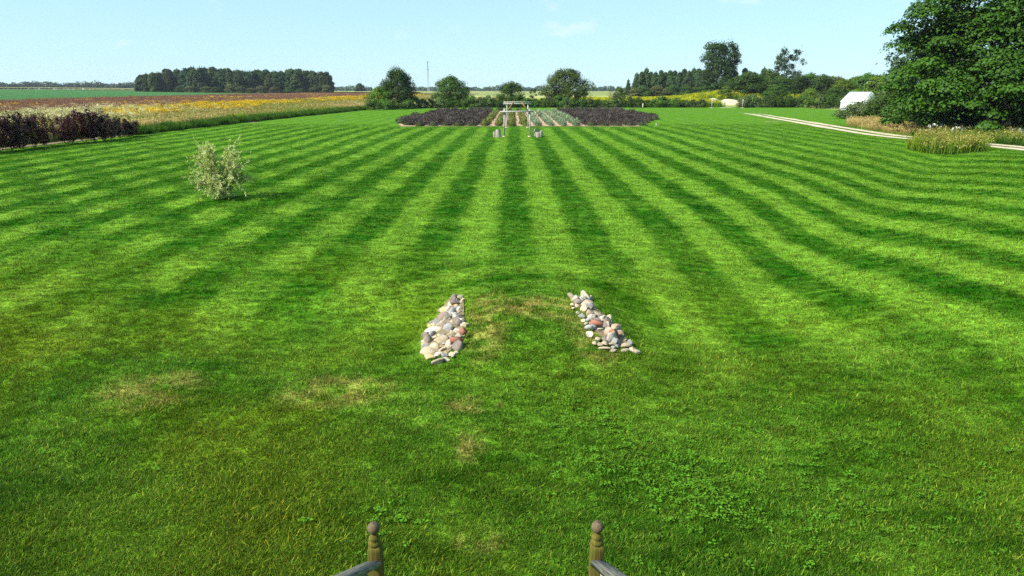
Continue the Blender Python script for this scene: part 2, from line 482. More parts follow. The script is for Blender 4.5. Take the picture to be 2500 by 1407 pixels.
M['wood_rail'] = wood_mat('weathered_rail', (0.085, 0.078, 0.058), (0.25, 0.235, 0.185), (70, 2.0, 60), tilt=math.atan(0.66))
M['wood_baluster'] = wood_mat('pale_baluster', (0.16, 0.15, 0.11), (0.30, 0.27, 0.20), (30, 30, 2))
M['wood_grey'] = wood_mat('silvered_timber', (0.22, 0.21, 0.18), (0.44, 0.43, 0.38), (20, 20, 2))
M['wood_brown'] = wood_mat('brown_timber', (0.20, 0.105, 0.04), (0.33, 0.19, 0.085), (16, 16, 2))
M['log_bark'] = wood_mat('grey_log', (0.16, 0.14, 0.11), (0.36, 0.33, 0.27), (14, 14, 2.5))
M['log_cut'] = wood_mat('log_cut', (0.22, 0.19, 0.15), (0.36, 0.32, 0.26), (9, 9, 9))
def plain(name, c, rough=0.6):
    m, nt, out = new_mat(name)
    tc = N(nt, 'ShaderNodeTexCoord')
    n1 = noise(nt, tc.outputs['Object'], 2.5, 5, 0.6)
    cc = mixc(nt, maprange(nt, n1, 0.3, 0.7), tuple(0.86 * v for v in c), c)
    principled(nt, out, cc, rough, None, 0.3)
    return m
M['canvas'] = plain('white_canvas', (0.82, 0.82, 0.80))
M['plinth'] = plain('grey_plinth', (0.30, 0.33, 0.33))
M['steel'] = plain('galvanised_steel', (0.30, 0.33, 0.36), 0.5)
def stone_mat(name, rough=0.9):
    m, nt, out = new_mat(name)
    at = N(nt, 'ShaderNodeObjectInfo')
    tc = N(nt, 'ShaderNodeTexCoord')
    n1 = noise(nt, tc.outputs['Object'], 2.2, 6, 0.65)
    n2 = noise(nt, tc.outputs['Object'], 14, 4, 0.7)
    c = mixc(nt, maprange(nt, n1, 0.35, 0.68, 0.0, 0.55), at.outputs['Color'], mixc(nt, 1.0, at.outputs['Color'], (0.62, 0.52, 0.42), 'MULTIPLY'))
    c = mixc(nt, maprange(nt, n2, 0.58, 0.75, 0.0, 0.4), c, (0.22, 0.19, 0.15))
    principled(nt, out, c, rough, bump(nt, math_n(nt, 'ADD', n1, n2), 0.5, 0.03), 0.2)
    return m
M['stone'] = stone_mat('field_stone')

# ------------------------------------------------------------------ the land
def grid_mesh(name, xs, ys, off=0.0, zf=None):
    X, Y = np.meshgrid(xs, ys)
    Z = (H(X, Y) if zf is None else zf(X, Y)) + off
    v = np.stack([X, Y, Z], -1).reshape(-1, 3)
    nx, ny = len(xs), len(ys)
    i = np.arange((nx - 1) * (ny - 1)); r = i // (nx - 1); c_ = i % (nx - 1)
    a = r * nx + c_
    return mesh_np(name, v, np.stack([a, a + 1, a + nx + 1, a + nx], 1), smooth=True)
def strip_mesh(name, left, right, off, nacross=5):
    """sheet between two edge lines given at the same stations"""
    left, right = np.asarray(left), np.asarray(right)
    f = np.linspace(0, 1, nacross)
    XY = left[:, None, :] * (1 - f)[None, :, None] + right[:, None, :] * f[None, :, None]
    X, Y = XY[..., 0], XY[..., 1]
    v = np.stack([X, Y, H(X, Y) + off], -1).reshape(-1, 3)
    ny, nx = X.shape
    i = np.arange((nx - 1) * (ny - 1)); r = i // (nx - 1); c_ = i % (nx - 1)
    a = r * nx + c_
    return mesh_np(name, v, np.stack([a, a + 1, a + nx + 1, a + nx], 1), smooth=True)

gx = np.concatenate([[-3200, -2400, -1800, -1300, -950], np.arange(-760, -140, 30), np.arange(-140, 160, 6), np.arange(160, 760, 30), [800, 1100, 1500, 2200, 3200]])
gyy = np.concatenate([[-400, -200, -100, -50], np.arange(-20, 260, 6), np.arange(260, 900, 25), [950, 1050, 1200, 1500, 1900, 2500, 3200]])
ground = obj('ground', grid_mesh('ground', gx, gyy, 0.0, lambda X, Y: H(X, Y) - 0.22 - 0.8 * (sstep(-45, -30, X) * (1 - sstep(55, 70, X)) * (1 - sstep(110, 150, Y)))), M['field'])
tag(ground, 'rough farmland stretching to the horizon', None, None, 'structure')

LAWN_L = lambda y: np.interp(y, [-20, 45, 62, 100, 142, 170], [-34.6, -34.4, -34.0, -32.5, -29.5, -27.0])
BACK = 160.0
ys = np.concatenate([np.arange(-6, 90, 0.5), np.arange(90, 166, 1.0)])
left_e = np.stack([LAWN_L(ys) + 0.25 * np.sin(ys * 0.9) * np.sin(ys * 0.37), ys], 1)
right_e = np.stack([np.full(len(ys), 64.0), ys], 1)
lawn = obj('lawn', strip_mesh('lawn', left_e, right_e, 0.0, 200), M['lawn'])
tag(lawn, 'wide mown lawn with light and dark green mowing stripes', None, None, 'structure')

# meadow soil, crop, corn
ys2 = np.concatenate([np.arange(20, 250, 5.0), np.arange(250, 620, 20)])
xm = -138 + 0 * ys2
mead = obj('meadow_ground', strip_mesh('meadow_ground', np.stack([xm, ys2], 1), np.stack([np.interp(ys2, [20, 170, 620], [-34.3, -27, -30]) - 0.3, ys2], 1), -0.05, 20), M['meadow_soil'])
tag(mead, 'dry meadow ground under the wildflowers', None, None, 'structure')
ys3 = np.concatenate([np.arange(20, 250, 10.0), np.arange(250, 545, 14)])
def crop_z(X, Y): return H(X, Y) + 0.55
cm = grid_mesh('crop_field', np.concatenate([np.arange(-620, -138, 8.0), [-138]]), ys3, 0.0, crop_z)
crop = obj('crop_field', cm, M['crop'])
tag(crop, 'flat deep green crop field beyond the wildflower meadow', None, None, 'structure')
cm = grid_mesh('corn_field', np.arange(-900, -246, 12.0), np.arange(540, 760, 10.0), 0.0, lambda X, Y: H(X, Y) + 1.9)
corn = obj('corn_field', cm, M['corn'])
tag(corn, 'pale yellow green corn field in front of the far left trees', None, None, 'structure')
cm = grid_mesh('pale_corn', np.arange(-128, -60, 8.0), np.arange(470, 640, 10.0), 0.0, lambda X, Y: H(X, Y) + 1.7)
tag(obj('corn_strip', cm, M['corn']), 'pale corn strip right of the dark wood', None, None, 'structure')
cm = grid_mesh('hay_field', np.arange(-32, 260, 6.0), np.arange(168, 420, 8.0), -0.02)
M['hay'] = earth_mat('hay_field', (0.20, 0.27, 0.05), (0.42, 0.37, 0.15), 0.035, stretch=(0.4, 1.6, 1))
tag(obj('hay_field', cm, M['hay']), 'pale green and straw hay field behind the back hedge', None, None, 'structure')

# dirt drive: two wheel tracks with wavering edges
rng = np.random.default_rng(5)
drive_px = [(2560, 372), (2500, 364), (2400, 354), (2290, 344), (2150, 329), (2040, 313), (1960, 299), (1900, 289), (1850, 280), (1820, 276)]
cen = np.array([gp(px, py) for px, py in drive_px])
cen = cen[np.argsort(cen[:, 1])]
yy = np.arange(cen[0, 1] - 14, cen[-1, 1], 0.8)
cxs = np.interp(yy, cen[:, 1], cen[:, 0])
k = np.hanning(15); k /= k.sum()
cxs = np.convolve(np.pad(cxs, 7, mode='edge'), k, 'valid')
mb = MB()
for off, wid in ((-0.85, 0.85), (0.85, 0.85)):
    wob = np.convolve(rng.normal(0, 0.16, len(yy) + 4), np.ones(5) / 5, 'valid')
    wob2 = np.convolve(rng.normal(0, 0.22, len(yy) + 4), np.ones(5) / 5, 'valid')
    taper = np.clip(np.interp(yy, [yy[-1] - (10 if off < 0 else 26), yy[-1]], [1, 0.12]), 0.1, 1)
    hw = (wid * (0.62 + wob)) * taper
    L = np.stack([cxs + off - hw + wob2 * 0.4, yy], 1); R_ = np.stack([cxs + off + hw + wob2 * 0.4, yy], 1)
    f = np.linspace(0, 1, 5)
    XY = L[:, None] * (1 - f)[None, :, None] + R_[:, None] * f[None, :, None]
    X, Y = XY[..., 0], XY[..., 1]
    v = np.stack([X, Y, H(X, Y) + 0.03], -1).reshape(-1, 3)
    i = np.arange(4 * (len(yy) - 1)); r = i // 4; c_ = i % 4; a = r * 5 + c_
    mb.add(v, np.stack([a, a + 1, a + 6, a + 5], 1))
drive = obj('dirt_drive', mb.mesh('dirt_drive', True), M['sand'])
tag(drive, 'pale sandy two-track dirt drive curving past the big tree', None, None, 'structure')

# garden bed under the lavender
GY0, GY1 = 77.2, 140.0
bed = obj('garden_bed', strip_mesh('garden_bed', np.stack([[-12.4, -13.6, -14.0, -14.0, -13.0], [GY0, 82, 90, 110, 134]], 1), np.stack([[13.6, 15.0, 18.0, 19.3, 19.3], [GY0, 82, 92, 100, 134]], 1), 0.02, 8), M['mulch'])
tag(bed, 'pinkish brown mulch bed under the lavender rows', None, None, 'structure')
# mulch strip under the purple hedge
yh = np.arange(42, 66, 0.7)
wv = np.random.default_rng(3).normal(0, 0.12, (2, len(yh)))
tag(obj('mulch_strip', strip_mesh('mulch_strip', np.stack([LAWN_L(yh) - 1.2 + wv[0], yh], 1), np.stack([LAWN_L(yh) - 0.02 + wv[1], yh], 1), 0.02, 4), M['soil']),
    'strip of bare brown mulch at the foot of the purple hedge', None, None, 'structure')

# sand heap and bare patches behind the back hedge
def heap(name, cx, cy, rx, ry, hgt, mat, label, seed, kind='structure'):
    r_ = np.random.default_rng(seed)
    n = 26
    u = np.linspace(-1, 1, n)
    X, Y = np.meshgrid(u, u)
    d = np.hypot(X, Y)
    lump = sum(r_.uniform(0.08, 0.24) * np.sin(X * r_.uniform(3, 9) + r_.uniform(0, 6)) * np.sin(Y * r_.uniform(3, 9) + r_.uniform(0, 6)) for _ in range(6))
    Z = hgt * np.clip(1.05 - d ** 1.05, -0.05, 1) * (1 + 1.4 * lump) - 0.03
    WX, WY = cx + X * rx * (1 + 0.15 * lump), cy + Y * ry
    v = np.stack([WX, WY, H(WX, WY) + Z], -1).reshape(-1, 3)
    i = np.arange((n - 1) ** 2); rr = i // (n - 1); cc = i % (n - 1); a = rr * n + cc
    o = obj(name, mesh_np(name, v, np.stack([a, a + 1, a + n + 1, a + n], 1), smooth=True), mat)
    return tag(o, label, None, None, kind)

# ------------------------------------------------------------------ scatter (uncountable plants) through instances on points
def scatter_group():
    g = bpy.data.node_groups.new('scatter_on_points', 'GeometryNodeTree')
    g.interface.new_socket('Geometry', in_out='INPUT', socket_type='NodeSocketGeometry')
    for i in range(3):
        g.interface.new_socket('Variant %d' % i, in_out='INPUT', socket_type='NodeSocketObject')
    g.interface.new_socket('Geometry', in_out='OUTPUT', socket_type='NodeSocketGeometry')
    n = g.nodes
    gi, go = n.new('NodeGroupInput'), n.new('NodeGroupOutput')
    join = n.new('GeometryNodeJoinGeometry')
    for i in (2, 1, 0):
        oi = n.new('GeometryNodeObjectInfo')
        oi.inputs['As Instance'].default_value = True
        g.links.new(gi.outputs[1 + i], oi.inputs['Object'])
        g.links.new(oi.outputs['Geometry'], join.inputs[0])
    iop = n.new('GeometryNodeInstanceOnPoints')
    iop.inputs['Pick Instance'].default_value = True
    rot = n.new('GeometryNodeInputNamedAttribute'); rot.data_type = 'FLOAT_VECTOR'; rot.inputs['Name'].default_value = 'turn'
    scl = n.new('GeometryNodeInputNamedAttribute'); scl.data_type = 'FLOAT_VECTOR'; scl.inputs['Name'].default_value = 'grow'
    e2r = n.new('FunctionNodeEulerToRotation')
    g.links.new(gi.outputs[0], iop.inputs['Points'])
    g.links.new(join.outputs[0], iop.inputs['Instance'])
    g.links.new(rot.outputs[0], e2r.inputs[0]); g.links.new(e2r.outputs[0], iop.inputs['Rotation'])
    g.links.new(scl.outputs[0], iop.inputs['Scale'])
    g.links.new(iop.outputs[0], go.inputs[0])
    return g
SCATTER = scatter_group()
def scatter(name, pts, turn, grow, variants, mat, label):
    pts = np.asarray(pts, dtype=np.float32); n = len(pts)
    me = bpy.data.meshes.new(name)
    me.vertices.add(n); me.vertices.foreach_set('co', pts.ravel())
    a = me.attributes.new('turn', 'FLOAT_VECTOR', 'POINT'); a.data.foreach_set('vector', np.asarray(turn, dtype=np.float32).ravel())
    grow = np.asarray(grow, dtype=np.float32)
    if grow.ndim == 1: grow = np.repeat(grow[:, None], 3, 1)
    a = me.attributes.new('grow', 'FLOAT_VECTOR', 'POINT'); a.data.foreach_set('vector', grow.ravel())
    o = obj(name, me)
    md = o.modifiers.new('scatter', 'NODES'); md.node_group = SCATTER
    ids = [it.identifier for it in SCATTER.interface.items_tree if it.in_out == 'INPUT' and it.socket_type == 'NodeSocketObject']
    for i in range(3):
        vm = variants[i % len(variants)]
        if not vm.materials: vm.materials.append(mat)
        src = bpy.data.objects.new(name + '_source', vm)
        md[ids[i]] = src
    return tag(o, label, None, None, 'stuff')

def blade(mb, base, ht, wid, lean, ang, c0, c1, seg=2):
    """one grass blade bending over"""
    d = np.array([math.cos(ang), math.sin(ang), 0]); s = np.array([-math.sin(ang), math.cos(ang), 0])
    V, C = [], []
    for i in range(seg + 1):
        f = i / seg
        p = np.asarray(base) + d * lean * f ** 1.7 * ht + np.array([0, 0, ht * f * (1 - 0.25 * lean * f)])
        w = wid * (1 - f * 0.92)
        V += [p - s * w / 2, p + s * w / 2]
        cc = np.asarray(c0) * (1 - f) + np.asarray(c1) * f
        C += [cc, cc]
    q = [(2 * i, 2 * i + 1, 2 * i + 3, 2 * i + 2) for i in range(seg)]
    mb.add(np.array(V), q, None, np.array(C))

# --- the mown grass
def turf_tuft(seed, n, rad, ht, wid):
    r_ = np.random.default_rng(seed); mb = MB()
    for _ in range(n):
        a, rr = r_.uniform(0, 6.283), rad * math.sqrt(r_.uniform())
        v = r_.uniform(0.35, 1.0) + (r_.uniform() < 0.3) * r_.uniform(0.2, 1.0)
        if r_.uniform() < 0.04: c = (2.6 * v + 0.5, 1.5 * v + 0.3, 3.0 * v)
        else: c = (v, v, v)
        # the tuft leans towards +x in its own frame: that is the way the mower laid it
        ang = r_.normal(0, 1.25)
        blade(mb, (rr * math.cos(a), rr * math.sin(a), -0.01), ht * r_.uniform(0.6, 1.25), wid * r_.uniform(0.7, 1.3), r_.uniform(0.2, 1.1), ang, tuple(0.9 * x for x in c), c)
    return mb.mesh('turf_tuft')
tufts = [turf_tuft(s, 24, 0.085, 0.048, 0.0085) for s in (1, 2, 3)]
tufts_far = [turf_tuft(s, 16, 0.20, 0.065, 0.020) for s in (4, 5, 6)]

# outlines of the two stone ends, for keeping grass off them
PILE_A = np.array([gp(*p) for p in [(1094, 728), (1134, 722), (1138, 800), (1140, 838), (1128, 862), (1062, 888), (1022, 866), (1026, 826), (1052, 778), (1076, 748)]])
PILE_B = np.array([gp(*p) for p in [(1392, 738), (1438, 736), (1470, 770), (1492, 795), (1530, 830), (1564, 856), (1520, 858), (1478, 852), (1440, 822), (1426, 786), (1398, 750)]])
def inside(poly, x, y):
    res = np.zeros(len(x), dtype=bool); j = len(poly) - 1
    for i in range(len(poly)):
        xi, yi = poly[i]; xj, yj = poly[j]
        c_ = ((yi > y) != (yj > y)) & (x < (xj - xi) * (y - yi) / (yj - yi + 1e-12) + xi)
        res ^= c_; j = i
    return res

def turf_points(y0, y1, n, seed, dens_pow):
    r_ = np.random.default_rng(seed)
    # more tufts close by: sample y with weight ~ width(y) * y^-p
    yy_ = np.linspace(y0, y1, 400)
    w = (yy_ * 0.80 + 2.5) * yy_ ** (-dens_pow)
    cdf = np.cumsum(w); cdf /= cdf[-1]
    y = np.interp(r_.uniform(size=n), cdf, yy_)
    hw = y * 0.80 + 2.5
    x = r_.uniform(-1, 1, n) * hw
    keep = (x > LAWN_L(y) - 0.2) & ~inside(PILE_A, x, y) & ~inside(PILE_B, x, y) & ~((np.abs(x) < 14.5) & (y > 77))
    dx = x - np.interp(y, yy, cxs)
    keep &= ~((np.abs(np.abs(dx) - 0.85) < 0.45) & (y > 36)) & (x < np.interp(y, yy, cxs) + 5)
    x, y = x[keep], y[keep]
    c = np.cos(2 * math.pi * x / STRIPE)
    away = -c                                        # light stripe: laid away from the house
    # close to the house the blades lie every way
    mixy = np.clip((y - 8) / 6, 0, 1)
    yaw = np.where(away + r_.normal(0, 0.9, len(x)) > 0, math.pi / 2, -math.pi / 2) + r_.normal(0, 0.5, len(x)) + (1 - mixy) * r_.uniform(-3, 3, len(x)) + r_.normal(0, 0.35, len(x))
    turn = np.stack([np.zeros(len(x)), np.zeros(len(x)), yaw], 1)
    pts = np.stack([x, y, H(x, y)], 1)
    lush = 0.5 + 0.5 * np.sin(x * 1.9 + 2 * np.sin(y * 1.1)) * np.sin(y * 1.6 + 1.3 * np.sin(x * 0.8))
    near = np.clip((9 - y) / 4, 0, 1)
    return pts, turn, r_.uniform(0.65, 1.3, len(x)) * (1 + near * (0.5 * lush - 0.2))
p_, t_, s_ = turf_points(4.2, 42, 95000, 11, 2.0)
scatter('lawn_grass', p_, t_, s_, tufts, M['blades'], 'short mown grass blades of the near lawn')
p_, t_, s_ = turf_points(13, 82, 75000, 12, 1.2)
k_ = np.random.default_rng(13).uniform(size=len(p_)) < np.clip((p_[:, 1] - 13) / 20, 0, 1)
p_, t_, s_ = p_[k_], t_[k_], s_[k_]
scatter('lawn_grass_far', p_, t_, s_, tufts_far, M['blades'], 'short mown grass of the striped lawn farther off')

# --- broad-leaved weeds in the lawn
def rosette(seed):
    r_ = np.random.default_rng(seed); mb = MB()
    for _ in range(8):
        a = r_.uniform(0, 6.283); L_ = r_.uniform(0.018, 0.036)
        d = np.array([math.cos(a), math.sin(a), 0.45]); s_ = np.array([-math.sin(a), math.cos(a), 0])
        b = np.array([r_.normal(0, 0.02), r_.normal(0, 0.02), 0.03])
        v = r_.uniform(0.8, 1.25)
        c = np.array([0.105, 0.25, 0.016]) * v
        mb.add([b, b + d * L_ * 0.55 + s_ * L_ * 0.34, b + d * L_ + (0, 0, -0.012), b + d * L_ * 0.55 - s_ * L_ * 0.34], [(0, 1, 2, 3)], None, c)
    return mb.mesh('weed_rosette')
r_ = np.random.default_rng(21)
wx, wy = [], []
for cx_, cy_, sx, sy, n in ((1.3, 6.6, 0.5, 0.4, 130), (0.8, 7.4, 0.35, 0.3, 80), (1.75, 6.0, 0.35, 0.25, 150), (2.4, 5.6, 0.8, 0.4, 120), (3.4, 6.4, 1.6, 0.9, 160), (-1.15, 5.5, 0.25, 0.25, 30), (-3, 8, 2.5, 2, 40)):
    wx.append(r_.normal(cx_, sx, n)); wy.append(np.maximum(r_.normal(cy_, sy, n), 4.4))
wx, wy = np.concatenate(wx), np.concatenate(wy)
scatter('lawn_weeds', np.stack([wx, wy, H(wx, wy) + 0.01], 1), np.stack([0 * wx, 0 * wx, r_.uniform(0, 6.28, len(wx))], 1), r_.uniform(0.6, 1.35, len(wx)), [rosette(s) for s in (1, 2, 3)], M['meadow'],
        'broad-leaved bright green weeds low in the near lawn')

# --- meadow plants
def grass_plant(seed, n, ht, spread, c0, c1, head=None, headc=None, wid=0.02):
    r_ = np.random.default_rng(seed); mb = MB()
    for _ in range(n):
        a, rr = r_.uniform(0, 6.283), spread * math.sqrt(r_.uniform())
        v = r_.uniform(0.7, 1.3)
        hh = ht * r_.uniform(0.6, 1.15); ang = r_.uniform(0, 6.283); ln = r_.uniform(0.1, 0.5)
        b = np.array([rr * math.cos(a), rr * math.sin(a), 0])
        blade(mb, b, hh, wid, ln, ang, np.array(c0) * v, np.array(c1) * v)
        if head and r_.uniform() < head:
            tip = b + np.array([math.cos(ang), math.sin(ang), 0]) * ln * hh + np.array([0, 0, hh * (1 - 0.25 * ln)])
            k_ = 4
            ctr = tip + r_.normal(0, 0.05, (k_, 3)) + np.array([0, 0, -0.02])
            mb.leaves(ctr, r_.normal(size=(k_, 3)), 0.13, 0.45, np.tile(np.array(headc) * v, (k_, 1)), r_)
    return mb.mesh('meadow_grass')
def flower_plant(seed, n, ht, spread, petal, size, leafc=(0.07, 0.14, 0.02), flat=False):
    r_ = np.random.default_rng(seed); mb = MB()
    for _ in range(n):
        a, rr = r_.uniform(0, 6.283), spread * math.sqrt(r_.uniform())
        v = r_.uniform(0.75, 1.25); hh = ht * r_.uniform(0.7, 1.15)
        b = np.array([rr * math.cos(a), rr * math.sin(a), 0]); ang = r_.uniform(0, 6.283)
        blade(mb, b, hh, 0.018, 0.12, ang, np.array(leafc) * v, np.array(leafc) * v)
        k_ = 5
        ctr = b + np.stack([r_.normal(0, 0.07, k_), r_.normal(0, 0.07, k_), r_.uniform(0.15, 0.85, k_) * hh], 1)
        mb.leaves(ctr, r_.normal(size=(k_, 3)) + (0, 0, 0.8), 0.16, 0.4, np.tile(np.array(leafc) * v, (k_, 1)), r_)
        k_ = 3
        ctr = b + np.array([0, 0, hh]) + np.stack([r_.normal(0, 0.06, k_), r_.normal(0, 0.06, k_), r_.normal(0, 0.04, k_)], 1)
        mb.leaves(ctr, np.array([0, 0, 1.0]) + r_.normal(0, 0.25 if flat else 0.5, (k_, 3)) + (-0.3, -0.5, 0), size, 0.95, np.tile(np.array(petal) * r_.uniform(0.85, 1.1), (k_, 1)), r_, fold=0.03)
    return mb.mesh('meadow_flower')
red_grass = [grass_plant(s, 26, 1.15, 0.55, (0.14, 0.12, 0.03), (0.25, 0.15, 0.065), 0.8, (0.25, 0.125, 0.075), 0.022) for s in (1, 2, 3)]
tan_grass = [grass_plant(s, 30, 0.85, 0.5, (0.20, 0.18, 0.05), (0.42, 0.32, 0.10), 0.5, (0.46, 0.34, 0.13), 0.02) for s in (4, 5, 6)]
green_weed = [grass_plant(s, 30, 0.75, 0.45, (0.020, 0.058, 0.005), (0.064, 0.145, 0.011), None, None, 0.032) for s in (7, 8, 9)]
lush = [grass_plant(s, 30, 0.95, 0.5, (0.10, 0.20, 0.01), (0.22, 0.33, 0.015), None, None, 0.04) for s in (14, 15)]
olive_grass = [grass_plant(s, 28, 0.9, 0.5, (0.08, 0.14, 0.012), (0.20, 0.27, 0.03), 0.4, (0.28, 0.25, 0.06), 0.025) for s in (10, 11, 12)]
yellow_fl = [flower_plant(s, 14, 1.15, 0.5, (0.62, 0.39, 0.012), 0.11) for s in (1, 2, 3)]
cream_fl = [flower_plant(s, 14, 1.1, 0.5, (0.58, 0.52, 0.25), 0.10, (0.13, 0.16, 0.03), True) for s in (4, 5, 6)]
golden_rod = [flower_plant(s, 16, 1.25, 0.5, (0.40, 0.40, 0.012), 0.11, (0.12, 0.24, 0.015)) for s in (7, 8, 9)]

def field_points(seed, x0, x1, y0, y1, n, pw=1.0, maskf=None):
    r_ = np.random.default_rng(seed)
    yl = np.linspace(y0, y1, 300); cdf = np.cumsum(yl ** (-pw)); cdf /= cdf[-1]
    y = np.interp(r_.uniform(size=n), cdf, yl)
    x = r_.uniform(x0, x1, n)
    # edges of the bands wander
    keep = (np.abs(x) < y * 0.82 + 8)
    if maskf is not None: keep &= maskf(x, y, r_)
    x, y = x[keep], y[keep]
    return x, y, r_
def blotch(x, y, s, ph):
    return (np.sin(x * 0.13 * s + ph) * np.sin(y * 0.061 * s + 1.7 * ph) + 0.6 * np.sin(x * 0.31 * s - y * 0.12 * s + 2.1 * ph) + 0.4 * np.sin(y * 0.27 * s + x * 0.05 + ph * 3)) / 1.4
def edge_off(y, ph): return 2.5 * np.sin(y * 0.05 + ph) + 1.3 * np.sin(y * 0.17 + 2 * ph)
def meadow(name, seed, x0, x1, y0, y1, n, variants, label, pw=1.0, maskf=None, sc=(0.7, 1.2), grow_far=0.0035):
    def mf(x, y, r_):
        k_ = (x > x0 + 3 + edge_off(y, seed) * 0.8) & (x < np.minimum(x1 - 3 + edge_off(y, seed + 1.0) * 0.8, LAWN_L(y) - 0.4))
        return k_ & (maskf(x, y, r_) if maskf else True)
    x, y, r_ = field_points(seed, x0, x1, y0, y1, n, pw, mf)
    s = r_.uniform(*sc, len(x)) * (1 + grow_far * np.maximum(y - 80, 0) * 0.6)
    g = np.stack([s * 1.15, s * 1.15, r_.uniform(*sc, len(x))], 1)
    return scatter(name, np.stack([x, y, H(x, y) - 0.06], 1), np.stack([r_.normal(0, 0.06, len(x)), r_.normal(0, 0.06, len(x)), r_.uniform(0, 6.28, len(x))], 1), g, variants, M['meadow'], label)
meadow('red_grass', 31, -142, -70, 60, 560, 26000, red_grass, 'band of reddish brown tall grass along the green crop field')
meadow('olive_grass', 32, -84, -38, 40, 420, 19000, olive_grass, 'olive green tall grass among the meadow flowers')
meadow('yellow_flowers', 33, -74, -46, 45, 420, 8500, yellow_fl, 'drifts of yellow wildflowers in the meadow', maskf=lambda x, y, r_: (blotch(x, y, 1, 0.6) + r_.normal(0, 0.55, len(x)) > 0.30) & (x / y > -0.58))
meadow('cream_flowers', 34, -90, -42, 40, 200, 6000, cream_fl, 'pale cream wildflowers in the left part of the meadow', maskf=lambda x, y, r_: (x / y + r_.normal(0, 0.06, len(x)) < -0.47) & (blotch(x, y, 1.4, 2.2) + r_.normal(0, 0.4, len(x)) > -0.35))
meadow('yellow_flowers_far', 36, -125, -78, 120, 420, 2200, yellow_fl, 'scattered yellow flowers in the reddish grass', maskf=lambda x, y, r_: blotch(x, y, 0.8, 3.1) > 0.35)
meadow('tan_grass', 37, -52, -33, 44, 420, 11000, tan_grass, 'dry straw coloured grass near the lawn edge', pw=1.3, maskf=lambda x, y, r_: blotch(x, y, 1.3, 1.1) + r_.normal(0, 0.3, len(x)) > 0.0)
meadow('green_meadow_grass', 38, -62, -33, 44, 420, 15000, [green_weed[0], lush[0], olive_grass[2]], 'fresh green weeds among the dry meadow grass', pw=1.3, maskf=lambda x, y, r_: blotch(x, y, 1.3, 1.1) + r_.normal(0, 0.35, len(x)) < 0.15, sc=(0.7, 1.2))
# fresh dark green fringe right at the lawn's edge
r_ = np.random.default_rng(40)
yf = np.interp(r_.uniform(size=5200), np.linspace(0, 1, 300), np.linspace(62, 165, 300) ** 1.0)
xf = LAWN_L(yf) - np.abs(r_.normal(0, 0.85, len(yf))) - 0.05 + 0.35 * np.sin(yf * 0.8) * np.sin(yf * 0.23)
scatter('edge_weeds', np.stack([xf, yf, H(xf, yf) - 0.05], 1), np.stack([0 * xf, 0 * xf, r_.uniform(0, 6.28, len(xf))], 1), r_.uniform(0.35, 1.2, len(xf)) * (1 + 0.4 * np.sin(yf * 0.61) * np.sin(yf * 1.7)), green_weed, M['meadow'], 'dark green weedy fringe where the lawn meets the meadow')

# goldenrod and green growth behind the back hedge
def patch(name, seed, pts_fn, n, variants, label, sc=(0.8, 1.3)):
    r_ = np.random.default_rng(seed)
    x, y = pts_fn(r_, n)
    k_ = ~((np.abs(x - 55.3) < 6.5) & (y > 158) & (y < 193)); x, y = x[k_], y[k_]
    return scatter(name, np.stack([x, y, H(x, y) - 0.05], 1), np.stack([0 * x, 0 * x, r_.uniform(0, 6.28, len(x))], 1), r_.uniform(*sc, len(x)), variants, M['meadow'], label)
patch('goldenrod', 41, lambda r, n: (r.uniform(-16, 52, n), r.uniform(164, 186, n)), 6500, [golden_rod[0], lush[0], golden_rod[2]], 'yellow goldenrod growing thick behind the back hedge', (0.8, 1.25))
patch('goldenrod_mound', 42, lambda r, n: (r.normal(68, 16, n), r.normal(202, 10, n)), 5200, [lush[0], golden_rod[1], lush[1]], 'yellow green weeds covering the mound behind the sand heap', (0.8, 1.3))
patch('far_weeds', 43, lambda r, n: (r.uniform(18, 60, n), r.uniform(186, 235, n)), 5000, [lush[0], lush[1], golden_rod[2]], 'bright green weeds filling the ground beyond the goldenrod', (0.8, 1.3))

# roadside growth on the right
def tri_pts(px_lo, px_hi, y_lo, y_hi):
    def f(r, n):
        y = r.uniform(y_lo, y_hi, n); px = r.uniform(px_lo, px_hi, n)
        return (px - VPX) / FPX * (y * 0.96 + 1.09), y
    return f
def roadside(name, seed, px0, px1, y0, y1, n, variants, label, sc):
    f = tri_pts(px0, px1, y0, y1)
    def g(r, n_):
        x, y = f(r, n_)
        k_ = x > np.interp(y, yy, cxs) + 1.9
        return x[k_], y[k_]
    return patch(name, seed, g, n, variants, label, sc)
roadside('dry_roadside_grass', 51, 2070, 2340, 58, 92, 1100, tan_grass, 'dry tan grass beside the drive under the shrubs', (0.5, 0.85))
roadside('roadside_weeds', 52, 2180, 2600, 48, 62, 1300, [green_weed[0], olive_grass[1], green_weed[2]], 'green roadside weeds below the big tree', (0.7, 1.2))
roadside('white_roadside_flowers', 53, 2230, 2560, 49, 66, 45, [flower_plant(s, 5, 0.9, 0.4, (0.75, 0.74, 0.68), 0.10, (0.08, 0.13, 0.03), True) for s in (21, 22, 23)], 'small white flowers dotted in the roadside weeds', (0.9, 1.2))
def clump_pts(r, n):
    a = r.uniform(0, 6.283, n); q = np.sqrt(r.uniform(size=n))
    return 29.4 + np.cos(a) * q * 2.1, 47.4 + np.sin(a) * q * 2.0
patch('weed_clump', 54, clump_pts, 300, [green_weed[0], lush[0], olive_grass[2]], 'rounded clump of tall green weeds standing before the drive', (0.8, 1.25))

